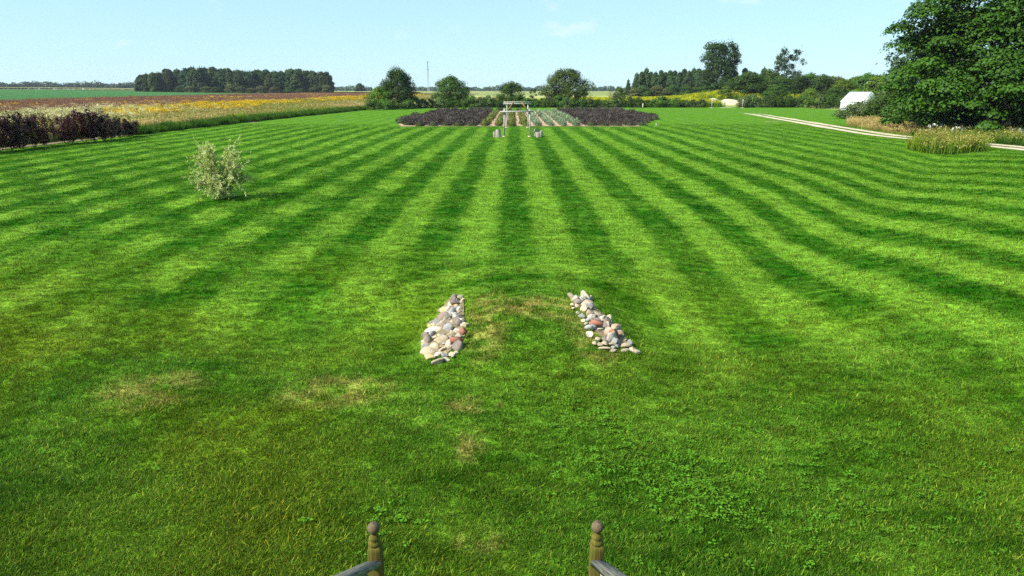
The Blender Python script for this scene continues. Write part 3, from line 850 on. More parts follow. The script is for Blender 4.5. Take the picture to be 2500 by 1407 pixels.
# ------------------------------------------------------------------ trees
def tone_set(r_, n, c, var=0.28, yellow=0.0):
    v = r_.uniform(1 - var, 1 + var, n)[:, None]
    cc = np.asarray(c)[None, :] * v
    if yellow: cc = cc * (1 + yellow * r_.uniform(0, 1, n)[:, None] * np.array([[1.2, 0.5, 0.0]]))
    return cc
PER = 1.25
def crown_mesh(name, seed, ht, rad, bottom, clumps, per, leaf, c, shape='round', flat=0.6, clump_r=0.26, droop=0.25, var=0.3, yellow=0.3, fill=0.4):
    r_ = np.random.default_rng(seed); mb = MB(); centres = []; envs = []
    ph = r_.uniform(0, 6.283, 6)
    for _ in range(clumps):
        t = r_.uniform(0, 1)
        if shape == 'round': env = (max(0.0, 1 - abs((t - 0.42) / 0.60) ** 2.3)) ** 0.5
        elif shape == 'column': env = (0.55 + 0.45 * math.sin(math.pi * min(1, t * 1.15))) * (1 - t ** 5) * (0.92 if t > 0.1 else 0.7)
        elif shape == 'cone': env = (1 - t) ** 0.8 * (0.85 + 0.15 * math.sin(t * 20))
        elif shape == 'broad': env = (1 - t ** 2.6) ** 0.5 * (0.80 + 0.20 * min(1, t / 0.25))
        elif shape == 'dome': env = (1 - t) ** 0.5 * (0.86 + 0.14 * min(1, t / 0.2))
        else: env = (max(0.0, 1 - abs((t - 0.62) / 0.62) ** 2.0)) ** 0.6         # 'vase'
        a = r_.uniform(0, 6.283)
        lump = 1 + 0.16 * math.sin(2 * a + ph[0] + 3 * t) + 0.13 * math.sin(3 * a + ph[1] - 5 * t) + 0.08 * math.sin(7 * a + ph[2] + 9 * t)
        q = r_.uniform(0.15, 1) ** 0.42
        rr = rad * env * lump * q
        z = bottom + t * (ht - bottom)
        envs.append((a, rad * env * lump, z))
        centres.append((rr * math.cos(a), rr * math.sin(a), z, q))
    centres = np.array(centres)
    envs = np.array(envs)
    for cx_, cy_, cz_, q in centres:
        cr = rad * clump_r * 1.22 * r_.uniform(0.6, 1.35)
        n = int(per * PER * r_.uniform(0.7, 1.3))
        d = r_.normal(size=(n, 3)); d /= np.linalg.norm(d, axis=1)[:, None]
        if flat < 0.6: d[:, 2] = np.where(d[:, 2] < -0.2, -d[:, 2] * 0.6, d[:, 2])
        rr = cr * r_.uniform(0.35, 1.0, n) ** 0.5
        p = d * rr[:, None] * np.array([1, 1, flat])
        p[:, 2] -= droop * (p[:, 0] ** 2 + p[:, 1] ** 2) / max(cr, 0.01) * 0.45
        out_ = np.array([cx_, cy_, 0]); out_ = out_ / (np.linalg.norm(out_) + 1e-6)
        nr = d * 0.7 + out_ * 0.35 + np.array([0, 0, 0.75]) + r_.normal(0, 0.45, (n, 3))
        tint = np.asarray(c) * r_.uniform(0.78, 1.25)
        mb.leaves(p + np.array([cx_, cy_, cz_]), nr, leaf * 1.15, 0.66, tone_set(r_, n, tint, var, yellow), r_)
    # leaves that fill the crown between the clumps
    n = int(clumps * per * PER * fill)
    i = r_.integers(len(envs), size=n)
    a = envs[i, 0] + r_.normal(0, 0.35, n)
    q = r_.uniform(0.1, 1, n) ** 0.4 * envs[i, 1]
    p = np.stack([np.cos(a) * q, np.sin(a) * q, envs[i, 2] + r_.normal(0, 0.05, n) * (ht - bottom)], 1)
    p[:, 2] = np.maximum(p[:, 2], bottom * 0.6)
    nr = np.stack([np.cos(a), np.sin(a), np.full(n, 0.8)], 1) * 0.8 + r_.normal(0, 0.5, (n, 3))
    mb.leaves(p, nr, leaf * 1.1, 0.66, tone_set(r_, n, np.asarray(c) * 0.95, var, yellow), r_)
    return mb.mesh(name), centres
def trunk_mesh(name, seed, ht, bottom, r0, centres, limbs, split=1):
    r_ = np.random.default_rng(seed); mb = MB()
    for k_ in range(split):
        top = np.array([r_.normal(0, 0.10) * ht * (1.6 if split > 1 else 0.5), r_.normal(0, 0.10) * ht * (1.6 if split > 1 else 0.5), bottom + (ht - bottom) * 0.62])
        f = np.linspace(0, 1, 7)[:, None]
        mid = np.array([r_.normal(0, 0.03) * ht, r_.normal(0, 0.03) * ht, 0])
        pts = f * top + np.sin(f * math.pi) * mid + np.array([0, 0, -0.15])
        rad = r0 * (1 - 0.8 * f[:, 0]) * (0.75 if split > 1 else 1); rad[0] *= 1.35
        mb.tube(pts, rad, 8, (1, 1, 1), 0.08, r_)
        sel = r_.choice(len(centres), min(limbs, len(centres)), replace=False)
        for i in sel:
            end = centres[i][:3]
            s = r_.uniform(0.25, 0.9); b = np.array([np.interp(s, f[:, 0], pts[:, j]) for j in range(3)])
            if end[2] < b[2]: b = b * np.array([1, 1, 0]) + np.array([0, 0, max(0.2, end[2] * 0.75)])
            g = np.linspace(0, 1, 5)[:, None]
            bend = np.array([0, 0, 0.12 * np.linalg.norm(end - b)])
            mb.tube(b + g * (end - b) + np.sin(g * math.pi) * bend, r0 * 0.36 * (1 - 0.85 * g[:, 0]), 5, cap=False)
    return mb.mesh(name, True)

LEAF = {'maple': (0.027, 0.072, 0.005), 'apple': (0.034, 0.074, 0.009), 'wood': (0.030, 0.062, 0.016), 'poplar': (0.040, 0.082, 0.030),
        'bright': (0.085, 0.19, 0.012), 'hedge': (0.036, 0.084, 0.009), 'willow': (0.16, 0.21, 0.075), 'pale': (0.11, 0.15, 0.055)}
KIND = {}
def tree_kind(key, **kw):
    tk = dict(kw); limbs = tk.pop('limbs', 10); r0 = tk.pop('r0', 0.2); split = tk.pop('split', 1)
    cm_, ce = crown_mesh('crown', **tk)
    tm_ = trunk_mesh('trunk', kw['seed'] + 100, kw['ht'], kw['bottom'], r0, ce, limbs, split)
    KIND[key] = (cm_, tm_)
def put_tree(key, name, x, y, rz, sc, label, cat='tree', group=None, leaf_mat='leaf', dz=0.0):
    e = empty(name, (x, y, h(x, y) + dz), rz, sc)
    cm_, tm_ = KIND[key]
    obj('crown', cm_, M[leaf_mat], e); obj('trunk', tm_, M['bark'], e)
    return tag(e, label, cat, group)

# ---- big maple on the right
tree_kind('maple', seed=3, ht=18.5, rad=9.6, bottom=0.9, clumps=520, per=195, leaf=0.25, c=LEAF['maple'], fill=0.13, shape='dome', flat=0.50, clump_r=0.125, droop=0.5, limbs=34, r0=0.55, var=0.25, yellow=0.35)
put_tree('maple', 'maple_tree', 43.4, 64.5, 0.4, 1.0, 'huge dark green maple filling the right edge, branches down to the ground')
tree_kind('maple_small', seed=8, ht=11, rad=5.2, bottom=0.7, clumps=150, per=130, leaf=0.26, c=LEAF['maple'], fill=0.08, shape='dome', flat=0.42, clump_r=0.18, droop=0.5, limbs=14, r0=0.3, var=0.25, yellow=0.35)
put_tree('maple_small', 'maple_tree', 47.5, 80.0, 1.0, 1.0, 'dark green maple behind the left flank of the huge maple')
put_tree('maple_small', 'maple_tree', 55.0, 66.0, 2.4, 1.25, 'maple at the right border behind the huge maple')
tree_kind('grey_poplar', seed=12, ht=11.5, rad=4.0, bottom=1.5, clumps=75, per=70, leaf=0.30, c=LEAF['poplar'], shape='vase', flat=0.7, clump_r=0.20, limbs=14, r0=0.22)
put_tree('grey_poplar', 'poplar_tree', ax(2232, 100), 100, 0.2, 1.0, 'grey green poplar peeking out behind the left of the huge maple')

# ---- trees in the back hedgerow
tree_kind('crab', seed=21, ht=7.4, rad=4.3, bottom=0.5, clumps=120, per=85, leaf=0.24, c=(0.024, 0.054, 0.007), fill=0.12, shape='broad', flat=1.3, clump_r=0.18, droop=0.0, limbs=14, r0=0.2, split=3)
put_tree('crab', 'hedgerow_tree', ax(972, 152), 152, 0.7, 1.0, 'dark spiky many-stemmed tree left of the lavender')
tree_kind('side_bush', seed=22, ht=4.0, rad=3.2, bottom=0.2, clumps=60, per=70, leaf=0.22, c=LEAF['bright'], shape='broad', flat=0.7, clump_r=0.24, limbs=6, r0=0.08)
put_tree('side_bush', 'bush', ax(928, 149), 149, 0.2, 1.0, 'light green bush leaning on the dark spiky tree', 'bush')
tree_kind('apple_b', seed=23, ht=6.4, rad=3.9, bottom=1.3, clumps=110, per=80, leaf=0.23, c=LEAF['apple'], fill=0.22, shape='broad', flat=0.75, clump_r=0.21, limbs=14, r0=0.22, split=2)
put_tree('apple_b', 'apple_tree', ax(1100, 165), 165, 2.0, 1.0, 'round apple tree with leaning trunk behind the left lavender block', group='old apple trees along the back hedge')
tree_kind('apple_c', seed=24, ht=5.4, rad=2.9, bottom=0.4, clumps=75, per=75, leaf=0.22, c=LEAF['apple'], shape='broad', flat=0.8, clump_r=0.24, limbs=10, r0=0.15)
put_tree('apple_c', 'apple_tree', ax(1247, 164), 164, 1.0, 1.0, 'small dark apple tree straight behind the arbor', group='old apple trees along the back hedge')
tree_kind('apple_d', seed=25, ht=7.9, rad=4.9, bottom=1.2, clumps=150, per=85, leaf=0.24, c=(0.046, 0.080, 0.012), shape='round', flat=0.8, clump_r=0.19, fill=0.25, limbs=16, r0=0.26, split=2)
put_tree('apple_d', 'apple_tree', ax(1382, 165), 165, 0.0, 1.0, 'large rounded apple tree right of the arbor', group='old apple trees along the back hedge')
tree_kind('vine_tree', seed=26, ht=4.2, rad=1.9, bottom=0.3, clumps=40, per=70, leaf=0.2, c=(0.07, 0.15, 0.012), shape='broad', flat=1.0, clump_r=0.3, limbs=6, r0=0.1)
put_tree('vine_tree', 'vine_covered_tree', ax(1511, 170), 170, 0.0, 1.0, 'small vine-covered tree behind the right lavender block')
tree_kind('sapling', seed=27, ht=3.9, rad=0.9, bottom=1.2, clumps=14, per=30, leaf=0.2, c=LEAF['hedge'], shape='round', flat=0.8, clump_r=0.35, limbs=5, r0=0.05)
put_tree('sapling', 'sapling', ax(1301, 166), 166, 0.0, 1.0, 'thin young sapling between the two apple trees behind the arbor')
# bare dead branches by the vine-covered tree
mb = MB(); r_ = np.random.default_rng(77)
for i in range(16):
    a = r_.uniform(0, 6.283); L_ = r_.uniform(1.8, 4.4)
    top = np.array([math.cos(a) * L_ * 0.45, math.sin(a) * L_ * 0.45, L_])
    f = np.linspace(0, 1, 5)[:, None]
    mb.tube(f * top + np.sin(f * 3) * r_.normal(0, 0.15, 3), 0.055 * (1 - 0.8 * f[:, 0]), 5, cap=False)
    for _ in range(4):
        b = top * r_.uniform(0.4, 0.95); e_ = b + r_.normal(0, 0.5, 3) + (0, 0, 0.4)
        mb.tube(np.stack([b, (b + e_) / 2 + 0.05, e_]), [0.03, 0.02, 0.008], 4, cap=False)
tag(obj('dead_shrub', mb.mesh('dead_shrub', True), M['bark'], None, (ax(1496, 168), 168, h(ax(1496, 168), 168))), 'bare dead branches beside the small vine-covered tree', 'dead shrub')

# ---- back hedge shrubs
for i in range(3):
    tree_kind('hedge%d' % i, seed=31 + i, ht=2.0, rad=1.5, bottom=0.1, clumps=34, per=42, leaf=0.17, c=[LEAF['hedge'], (0.052, 0.115, 0.014), (0.060, 0.105, 0.025)][i], shape='broad', flat=0.8, clump_r=0.30, limbs=4, r0=0.04)
r_ = np.random.default_rng(61)
x = ax(990, 157); j = 0
while x < ax(1722, 159):
    y = np.interp(x, [-26, -14, 45], [152.5, 158.5, 160.0]) + r_.uniform(-0.4, 0.4)
    s_ = r_.uniform(0.8, 1.15)
    put_tree('hedge%d' % r_.integers(3), 'hedge_shrub', x, y, r_.uniform(0, 6.28), (s_ * 1.05, s_, s_ * r_.uniform(0.85, 1.1)), 'leafy green shrub in the low hedge behind the lavender, ' + nth(j) + ' from the left', 'shrub', 'shrubs of the hedge behind the lavender')
    x += r_.uniform(1.5, 2.1); j += 1
x = ax(1822, 159); j = 0
while x < ax(2062, 159):
    s_ = r_.uniform(0.95, 1.45)
    put_tree('hedge%d' % r_.integers(3), 'hedge_shrub', x, 160 + r_.uniform(-0.5, 0.5), r_.uniform(0, 6.28), s_, 'leafy shrub in the hedge between gap and white tent, ' + nth(j) + ' from the left', 'shrub', 'shrubs of the hedge left of the white tent')
    x += r_.uniform(1.6, 2.3); j += 1
# pale flowering shrubs that flank the gap
tree_kind('pale_shrub', seed=36, ht=2.1, rad=1.4, bottom=0.1, clumps=34, per=45, leaf=0.15, c=LEAF['pale'], shape='broad', flat=0.9, clump_r=0.3, limbs=4, r0=0.04)
put_tree('pale_shrub', 'shrub', ax(1806, 159), 158.2, 0, 0.95, 'pale whitish shrub right of the gap in the hedge', 'shrub')
for px, Y, s_, lb in ((915, 139, 1.0, 'bright green low shrub at the far corner of the meadow edge'), (940, 142, 1.05, 'second bright green shrub below the dark spiky tree'), (968, 144, 1.05, 'third bright green shrub below the dark spiky tree'), (995, 147, 1.0, 'bright green shrub right below the dark spiky tree')):
    put_tree('hedge1', 'shrub', ax(px, Y), Y, px * 0.1, (s_ * 1.2, s_, s_ * 0.85), lb, 'shrub')

# ---- right-hand shrubbery by the tent
tree_kind('willow_shrub', seed=38, ht=2.6, rad=2.6, bottom=0.15, clumps=60, per=60, leaf=0.2, c=(0.085, 0.125, 0.045), shape='broad', flat=0.8, clump_r=0.24, limbs=6, r0=0.05)
tree_kind('bush_big', seed=39, ht=4.4, rad=3.3, bottom=0.2, clumps=85, per=75, leaf=0.25, c=LEAF['hedge'], shape='broad', flat=0.65, clump_r=0.22, limbs=8, r0=0.09)
put_tree('willow_shrub', 'shrub', ax(2098, 97), 97, 0.0, (1.15, 1, 0.8), 'low grey green willow shrub in front of the white tent', 'shrub')
put_tree('willow_shrub', 'shrub', ax(2160, 104), 104, 2.0, (1.0, 1, 1.35), 'taller grey green shrub hiding the tent\'s right corner', 'shrub')
put_tree('bush_big', 'bush', ax(2185, 112), 112, 1.0, (1.0, 1.0, 1.25), 'dark green bush between the tent and the huge maple', 'bush')
put_tree('bush_big', 'bush', ax(2165, 92), 92, 3.0, (0.85, 0.8, 0.75), 'dark leafy bush low beside the dry roadside grass', 'bush')
for px, Y, s_, lb in ((2290, 72, 0.9, 'bush added to deepen shade below the left half of the huge maple'), (2385, 71, 0.95, 'bush added to deepen shade straight below the huge maple'), (2470, 70, 0.95, 'bush added to deepen shade at the right border below the huge maple')):  # bushes added as dark backing, closing the bright gap under the maple
    put_tree('bush_big', 'bush', ax(px, Y), Y, px * 0.3, (s_ * 1.1, s_ * 0.8, s_ * 0.75), lb, 'bush')
put_tree('bush_big', 'bush', ax(2215, 78), 78, 4.0, (0.9, 0.8, 0.7), 'dark bush at the left foot of the huge maple', 'bush')

# ---- shelterbelt on the right: bushy trees, poplars, the two tall ones
for i in range(4):
    tree_kind('belt%d' % i, seed=41 + i, ht=9.0, rad=4.6, bottom=0.4, clumps=95, per=65, leaf=0.36, c=[LEAF['hedge'], (0.034, 0.074, 0.012), (0.085, 0.160, 0.012), (0.075, 0.095, 0.028)][i], shape='broad', flat=0.6, clump_r=0.20, limbs=8, r0=0.15)
belt = [(1795, 205, 190, 0, 0.85), (1822, 200, 178, 1, 1.0), (1850, 205, 190, 2, 0.95), (1873, 212, 174, 1, 1.1), (1905, 205, 188, 1, 1.0), (1940, 205, 186, 1, 1.05), (1968, 208, 182, 0, 1.0), (2000, 202, 186, 1, 0.95),
        (2028, 205, 190, 3, 0.95), (2050, 198, 197, 2, 0.9), (2082, 204, 192, 2, 0.95), (2108, 200, 183, 0, 1.05), (2132, 196, 188, 2, 0.9), (2165, 190, 200, 2, 0.85), (2195, 186, 196, 1, 1.0), (1972, 186, 218, 2, 0.5), (2035, 182, 215, 0, 0.6), (2085, 178, 220, 2, 0.5), (1890, 192, 210, 0, 0.7), (1770, 196, 212, 2, 0.5)]
r_ = np.random.default_rng(62)
for j, (px, Y, py, ki, s_) in enumerate(sorted(belt)):
    zt = zat(py, Y) - h(ax(px, Y), Y)
    put_tree('belt%d' % ki, 'shelterbelt_tree', ax(px, Y), Y, r_.uniform(0, 6.28), (s_, s_, zt / 9.0), 'bushy green tree of the shelterbelt behind the right hedge, ' + nth(j) + ' from the left', group='bushy trees of the shelterbelt on the right')
tree_kind('cottonwood', seed=51, ht=19.5, rad=6.2, bottom=2.6, clumps=200, per=75, leaf=0.46, c=(0.024, 0.054, 0.010), fill=0.3, shape='vase', flat=0.75, clump_r=0.165, limbs=22, r0=0.4)
put_tree('cottonwood', 'cottonwood_tree', ax(1750, 262), 262, 0.5, 1.0, 'tall dark tree towering over the shelterbelt')
tree_kind('poplar_open', seed=52, ht=16.6, rad=4.9, bottom=4.5, clumps=75, per=55, leaf=0.40, c=LEAF['poplar'], fill=0.15, shape='vase', flat=0.75, clump_r=0.17, limbs=22, r0=0.25)
put_tree('poplar_open', 'poplar_tree', ax(1915, 240), 240, 1.0, 1.0, 'tall airy grey green tree with sky showing through')
for i in range(3):
    tree_kind('poplar%d' % i, seed=55 + i, ht=12.0, rad=2.6, bottom=0.5, clumps=80, per=60, leaf=0.46, c=[(0.036, 0.075, 0.022), LEAF['poplar'], (0.032, 0.066, 0.02)][i], shape='column', flat=1.0, clump_r=0.30, limbs=6, r0=0.15)
for j, px in enumerate(np.linspace(1552, 1735, 17)):
    Y = 305 + r_.uniform(-10, 12)
    top = np.interp(px, [1552, 1575, 1620, 1650, 1690, 1735], [184, 174, 176, 178, 172, 180]) + r_.uniform(-3, 4)
    s_ = (zat(top, Y) - h(ax(px, Y), Y)) / 12.0
    put_tree('poplar%d' % r_.integers(3), 'poplar_tree', ax(px, Y), Y, r_.uniform(0, 6.28), (s_ * 1.05, s_ * 1.05, s_), 'narrow poplar in the dark stand left of the tallest tree, ' + nth(j) + ' from the left', group='poplars in the stand at right of centre')
put_tree('poplar0', 'poplar_tree', ax(1532, 320), 320, 0, (0.5, 0.5, 0.62), 'small slim poplar standing alone left of the poplar stand')
for j, px in enumerate((1790, 1812, 1835, 1858)):
    put_tree('poplar%d' % (j % 3), 'poplar_tree', ax(px, 262), 262, j, 0.80 + 0.08 * (j % 2), 'grey poplar top right of the tallest tree, ' + nth(j) + ' of four from the left', group='poplars behind the shelterbelt')
for j, px in enumerate(np.linspace(1552, 1780, 14)):
    Y = 285 + r_.uniform(-6, 6)
    put_tree('belt%d' % r_.choice([0, 1, 3]), 'bush', ax(px, Y), Y, r_.uniform(0, 6.28), (0.75, 0.75, r_.uniform(0.40, 0.62)), 'rounded bush at the foot of the poplar stand, ' + nth(j) + ' from the left', 'bush', 'bushes below the poplar stand')

# ---- the dark wood on the left
for i in range(5):
    tree_kind('wood%d' % i, seed=71 + i, ht=15.0, rad=5.4, bottom=0.8, clumps=100, per=60, leaf=0.80, c=[(0.018, 0.044, 0.008), (0.015, 0.038, 0.010), (0.024, 0.052, 0.008), (0.018, 0.046, 0.012), (0.040, 0.066, 0.012)][i], shape=['broad', 'round', 'round', 'round', 'broad'][i], flat=0.75, clump_r=0.22, fill=0.3, limbs=10, r0=0.25)
r_ = np.random.default_rng(63)
def wood_top(px): return np.interp(px, [330, 352, 365, 400, 470, 530, 560, 640, 720, 800, 822], [196, 188, 180, 178, 174, 170, 174, 176, 176, 180, 184])
for row, (Y, n) in enumerate(((490, 26), (515, 22), (545, 16))):
    for j, px in enumerate(np.linspace(342 + row * 9, 806 - row * 6, n)):
        px = px + r_.uniform(-4, 4); Yj = Y + r_.uniform(-8, 8); X = ax(px, Yj)
        s_ = (zat(wood_top(px) + r_.uniform(-4, 9) - (2 if row else 0), Yj) - h(X, Yj)) / 15.0
        put_tree('wood%d' % r_.integers(5), 'wood_tree', X, Yj, r_.uniform(0, 6.28), (s_ * r_.uniform(0.85, 1.05), s_ * 0.9, s_), ('dark green tree in the front row of the dense left wood, ' + nth(j) + ' from the left') if row == 0 else 'dark tree top behind the front row of the dense left wood', group='trees of the dense wood on the left')
for j, px in enumerate(np.linspace(440, 790, 13)):
    px += r_.uniform(-9, 9); X = ax(px, 478)
    put_tree('belt%d' % r_.choice([0, 3]), 'wood_bush', X, 478 + r_.uniform(-4, 4), r_.uniform(0, 6.28), (1.0, 0.9, r_.uniform(0.4, 0.7)), 'leafy bush at the front edge of the dense wood, ' + nth(j) + ' from the left', 'bush', 'bushes along the front of the dense wood')
put_tree('wood0', 'field_tree', ax(879, 640), 640, 0, (0.85, 0.85, 0.52), 'lone round tree standing right of the dense wood')

# ---- far tree lines that read as one mass
def treeline(name, px0, px1, Y, top_lo, top_hi, n, seed, c, label, base=None):
    r_ = np.random.default_rng(seed); mb = MB()
    for i in range(n):
        px = px0 + (px1 - px0) * (i + r_.uniform(-0.5, 0.5)) / n
        Yj = Y + r_.uniform(-60, 60); X = ax(px, Yj); z0 = h(X, Yj)
        top = zat(r_.uniform(top_lo, top_hi) + 2.0 * math.sin(px * 0.05), Yj) - z0
        rad = top * r_.uniform(0.55, 0.9)
        k_ = 150
        d = r_.normal(size=(k_, 3)); d /= np.linalg.norm(d, axis=1)[:, None]
        p = d * (rad, rad, top * 0.52) * (r_.uniform(0.5, 1, k_) ** 0.4 * (1 + 0.15 * np.sin(d[:, 0] * 5 + i)))[:, None] + (X, Yj, z0 + top * 0.5)
        mb.leaves(p, d + (0, 0, 0.6) + r_.normal(0, 0.4, (k_, 3)), 2.4, 0.7, tone_set(r_, k_, np.asarray(c) * r_.uniform(0.75, 1.25), 0.25), r_)
    return tag(obj(name, mb.mesh(name), M['leaf']), label, None, None, 'stuff')
treeline('distant_trees_left', -60, 345, 1050, 199, 206, 62, 81, (0.036, 0.070, 0.026), 'hazy distant line of trees beyond the corn at far left')
treeline('distant_trees_centre', 800, 1345, 1350, 209, 215, 95, 82, (0.036, 0.070, 0.030), 'hazy blue line of distant trees along the central horizon')
treeline('distant_trees_right', 1425, 1560, 1300, 211, 217, 26, 83, (0.036, 0.070, 0.030), 'hazy blue distant trees left of the poplar stand')
treeline('distant_trees_outer', 1560, 2700, 1300, 209, 216, 120, 84, (0.036, 0.070, 0.030), 'hazy distant trees behind the right shelterbelt')

# ------------------------------------------------------------------ purple hedge on the left
for i in range(4):
    tree_kind('purple%d' % i, seed=91 + i, ht=2.75, rad=0.98, bottom=0.5, clumps=40, per=50, leaf=0.12, c=[(0.026, 0.009, 0.006), (0.044, 0.011, 0.008), (0.020, 0.009, 0.006), (0.058, 0.014, 0.010)][i], fill=0.05, shape='vase', flat=2.1, clump_r=0.20, droop=0.0, limbs=10, r0=0.035, split=3, var=0.4, yellow=0.0)
r_ = np.random.default_rng(64)
hedge_px = [(-52, 380, 282), (-24, 376, 280), (4, 372, 281), (32, 369, 279), (59, 365, 280), (89, 361, 283), (112, 357, 285), (163, 353, 278), (183, 351, 273), (212, 348, 272), (232, 346, 276), (256, 344, 281), (276, 341, 282), (297, 337, 284), (320, 333, 297)]
for i, (px, py, top) in enumerate(hedge_px):
    X, Y = gp(px, py); X -= 0.15
    s_ = (zat(top, Y) - h(X, Y)) / 2.75
    lb = 'dark purple-leaved shrub of the left hedge, ' + nth(len(hedge_px) - 1 - i) + ' from its far end'
    gr = 'purple shrubs of the left hedge'
    if i == len(hedge_px) - 1: lb, gr = 'lowest purple shrub, at the far end of the left hedge', None
    put_tree('purple%d' % r_.integers(4), 'purple_shrub', X, Y, r_.uniform(0, 6.28), (r_.uniform(0.78, 1.02),) * 2 + (s_ * r_.uniform(0.82, 1.0),), lb, 'shrub', gr, 'purple_leaf')
# weeds seen between the purple shrubs
r_ = np.random.default_rng(65)
yf = r_.uniform(40, 66, 420); xf = LAWN_L(yf) - r_.uniform(1.5, 4.5, len(yf))
scatter('hedge_weeds', np.stack([xf, yf, H(xf, yf)], 1), np.stack([0 * xf, 0 * xf, r_.uniform(0, 6.28, len(xf))], 1), r_.uniform(0.8, 1.5, len(xf)), [green_weed[0], olive_grass[1], green_weed[2]], M['meadow'], 'green weeds showing between the purple hedge shrubs')

# ------------------------------------------------------------------ curly willow bush on the lawn
WX, WY = gp(545, 488)
mbs, mbl = MB(), MB(); r_ = np.random.default_rng(101)
for i in range(42):
    a = r_.uniform(0, 6.283); L_ = r_.uniform(0.95, 2.35); out = r_.uniform(0.2, 1.15)
    g = np.linspace(0, 1, 9)
    wob = np.cumsum(r_.normal(0, 0.03, (9, 3)), axis=0)
    arch = 0.30 * out * np.maximum(g - 0.55, 0) ** 2 * 4
    pts = np.stack([math.cos(a) * out * g ** 1.25, math.sin(a) * out * g ** 1.25, L_ * (g ** 0.9) - arch * 1.5], 1) + wob * g[:, None]
    mbs.tube(pts, 0.022 * (1 - 0.85 * g) + 0.003, 5, (1, 1, 1), cap=False)
    for j in range(17):
        t = r_.uniform(0.22, 1.0); b = np.array([np.interp(t, g, pts[:, k_]) for k_ in range(3)])
        e = b + np.array([math.cos(a) * 0.10, math.sin(a) * 0.10, 0]) + r_.normal(0, 0.17, 3) + np.array([0, 0, r_.uniform(-0.42, 0.16)])
        tw = np.stack([b, (b + e) / 2 + r_.normal(0, 0.03, 3), e])
        mbs.tube(tw, [0.004, 0.003, 0.0015], 4, cap=False)
        n = 14
        f = r_.uniform(0, 1, n)[:, None]
        ctr = b + f * (e - b) + r_.normal(0, 0.02, (n, 3))
        cc = tone_set(r_, n, (0.38, 0.48, 0.13) if r_.uniform() < 0.65 else (0.54, 0.60, 0.26), 0.35)
        mbl.leaves(ctr, r_.normal(size=(n, 3)) + (0, -0.2, 0.3), 0.105, 0.26, cc, r_)
wl_ = empty('curly_willow', (WX, WY, h(WX, WY)))
obj('foliage', mbl.mesh('willow_foliage'), M['leaf_open'], wl_)
M['twig'] = earth_mat('twig_bark', (0.30, 0.27, 0.08), (0.42, 0.38, 0.13), 9, 0.8, 0.3, 0.005)
obj('stem', mbs.mesh('willow_stems', True), M['twig'], wl_)
tag(wl_, 'airy yellow green curly willow bush alone on the lawn', 'bush')

# ------------------------------------------------------------------ lavender garden
def lav_mesh(seed, rx, ry, hz, n, lo, hi, spikes, spike_c, leaf):
    r_ = np.random.default_rng(seed); mb = MB()
    d = r_.normal(size=(n, 3)); d[:, 2] = np.abs(d[:, 2]); d /= np.linalg.norm(d, axis=1)[:, None]
    q = r_.uniform(0.78, 1.02, n)[:, None]
    p = d * q * (rx, ry, hz)
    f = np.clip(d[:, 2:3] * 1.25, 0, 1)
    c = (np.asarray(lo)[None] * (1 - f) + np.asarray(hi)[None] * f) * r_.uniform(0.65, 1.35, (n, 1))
    mb.leaves(p, d + r_.normal(0, 0.5, (n, 3)), leaf, 0.5, c, r_)
    for _ in range(spikes):
        dd = r_.normal(size=3); dd[2] = abs(dd[2]) + 0.35; dd /= np.linalg.norm(dd)
        b = dd * (rx * 0.85, ry * 0.85, hz * 0.85); e = dd * (rx * 1.15, ry * 1.15, hz * 1.28) + r_.normal(0, 0.03, 3)
        s = np.cross(dd, r_.normal(size=3)); s /= np.linalg.norm(s)
        v = r_.uniform(0.7, 1.35)
        mb.add([b - s * 0.012, b + s * 0.012, e + s * 0.026, e - s * 0.026], [(0, 1, 2, 3)], None, np.array(spike_c) * v)
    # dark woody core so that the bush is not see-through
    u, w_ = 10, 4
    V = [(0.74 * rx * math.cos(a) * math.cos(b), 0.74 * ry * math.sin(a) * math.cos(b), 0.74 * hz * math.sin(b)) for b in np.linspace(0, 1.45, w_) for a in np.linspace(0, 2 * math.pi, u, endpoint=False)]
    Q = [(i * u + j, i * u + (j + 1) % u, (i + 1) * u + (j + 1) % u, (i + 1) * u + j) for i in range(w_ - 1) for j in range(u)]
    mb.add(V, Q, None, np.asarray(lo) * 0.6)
    return mb.mesh('lavender_bush')
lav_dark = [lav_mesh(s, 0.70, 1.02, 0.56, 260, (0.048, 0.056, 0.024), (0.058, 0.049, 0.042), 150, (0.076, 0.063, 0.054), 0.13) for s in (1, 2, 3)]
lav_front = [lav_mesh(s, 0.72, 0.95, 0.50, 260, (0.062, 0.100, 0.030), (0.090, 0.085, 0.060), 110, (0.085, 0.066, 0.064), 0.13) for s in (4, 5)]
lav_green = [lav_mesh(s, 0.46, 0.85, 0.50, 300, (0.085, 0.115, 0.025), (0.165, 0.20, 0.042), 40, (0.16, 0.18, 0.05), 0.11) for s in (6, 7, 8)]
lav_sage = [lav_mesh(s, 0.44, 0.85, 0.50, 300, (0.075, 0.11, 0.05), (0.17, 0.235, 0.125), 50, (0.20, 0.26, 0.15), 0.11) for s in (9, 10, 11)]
r_ = np.random.default_rng(66)
ORD = ['first', 'second', 'third', 'fourth', 'fifth', 'sixth', 'seventh', 'eighth']
def row_ys(y0, y1, a, b):
    y = y0; out = []
    while y < y1:
        out.append(y); y += np.interp(y, [78, 135], [a, b])
    return out
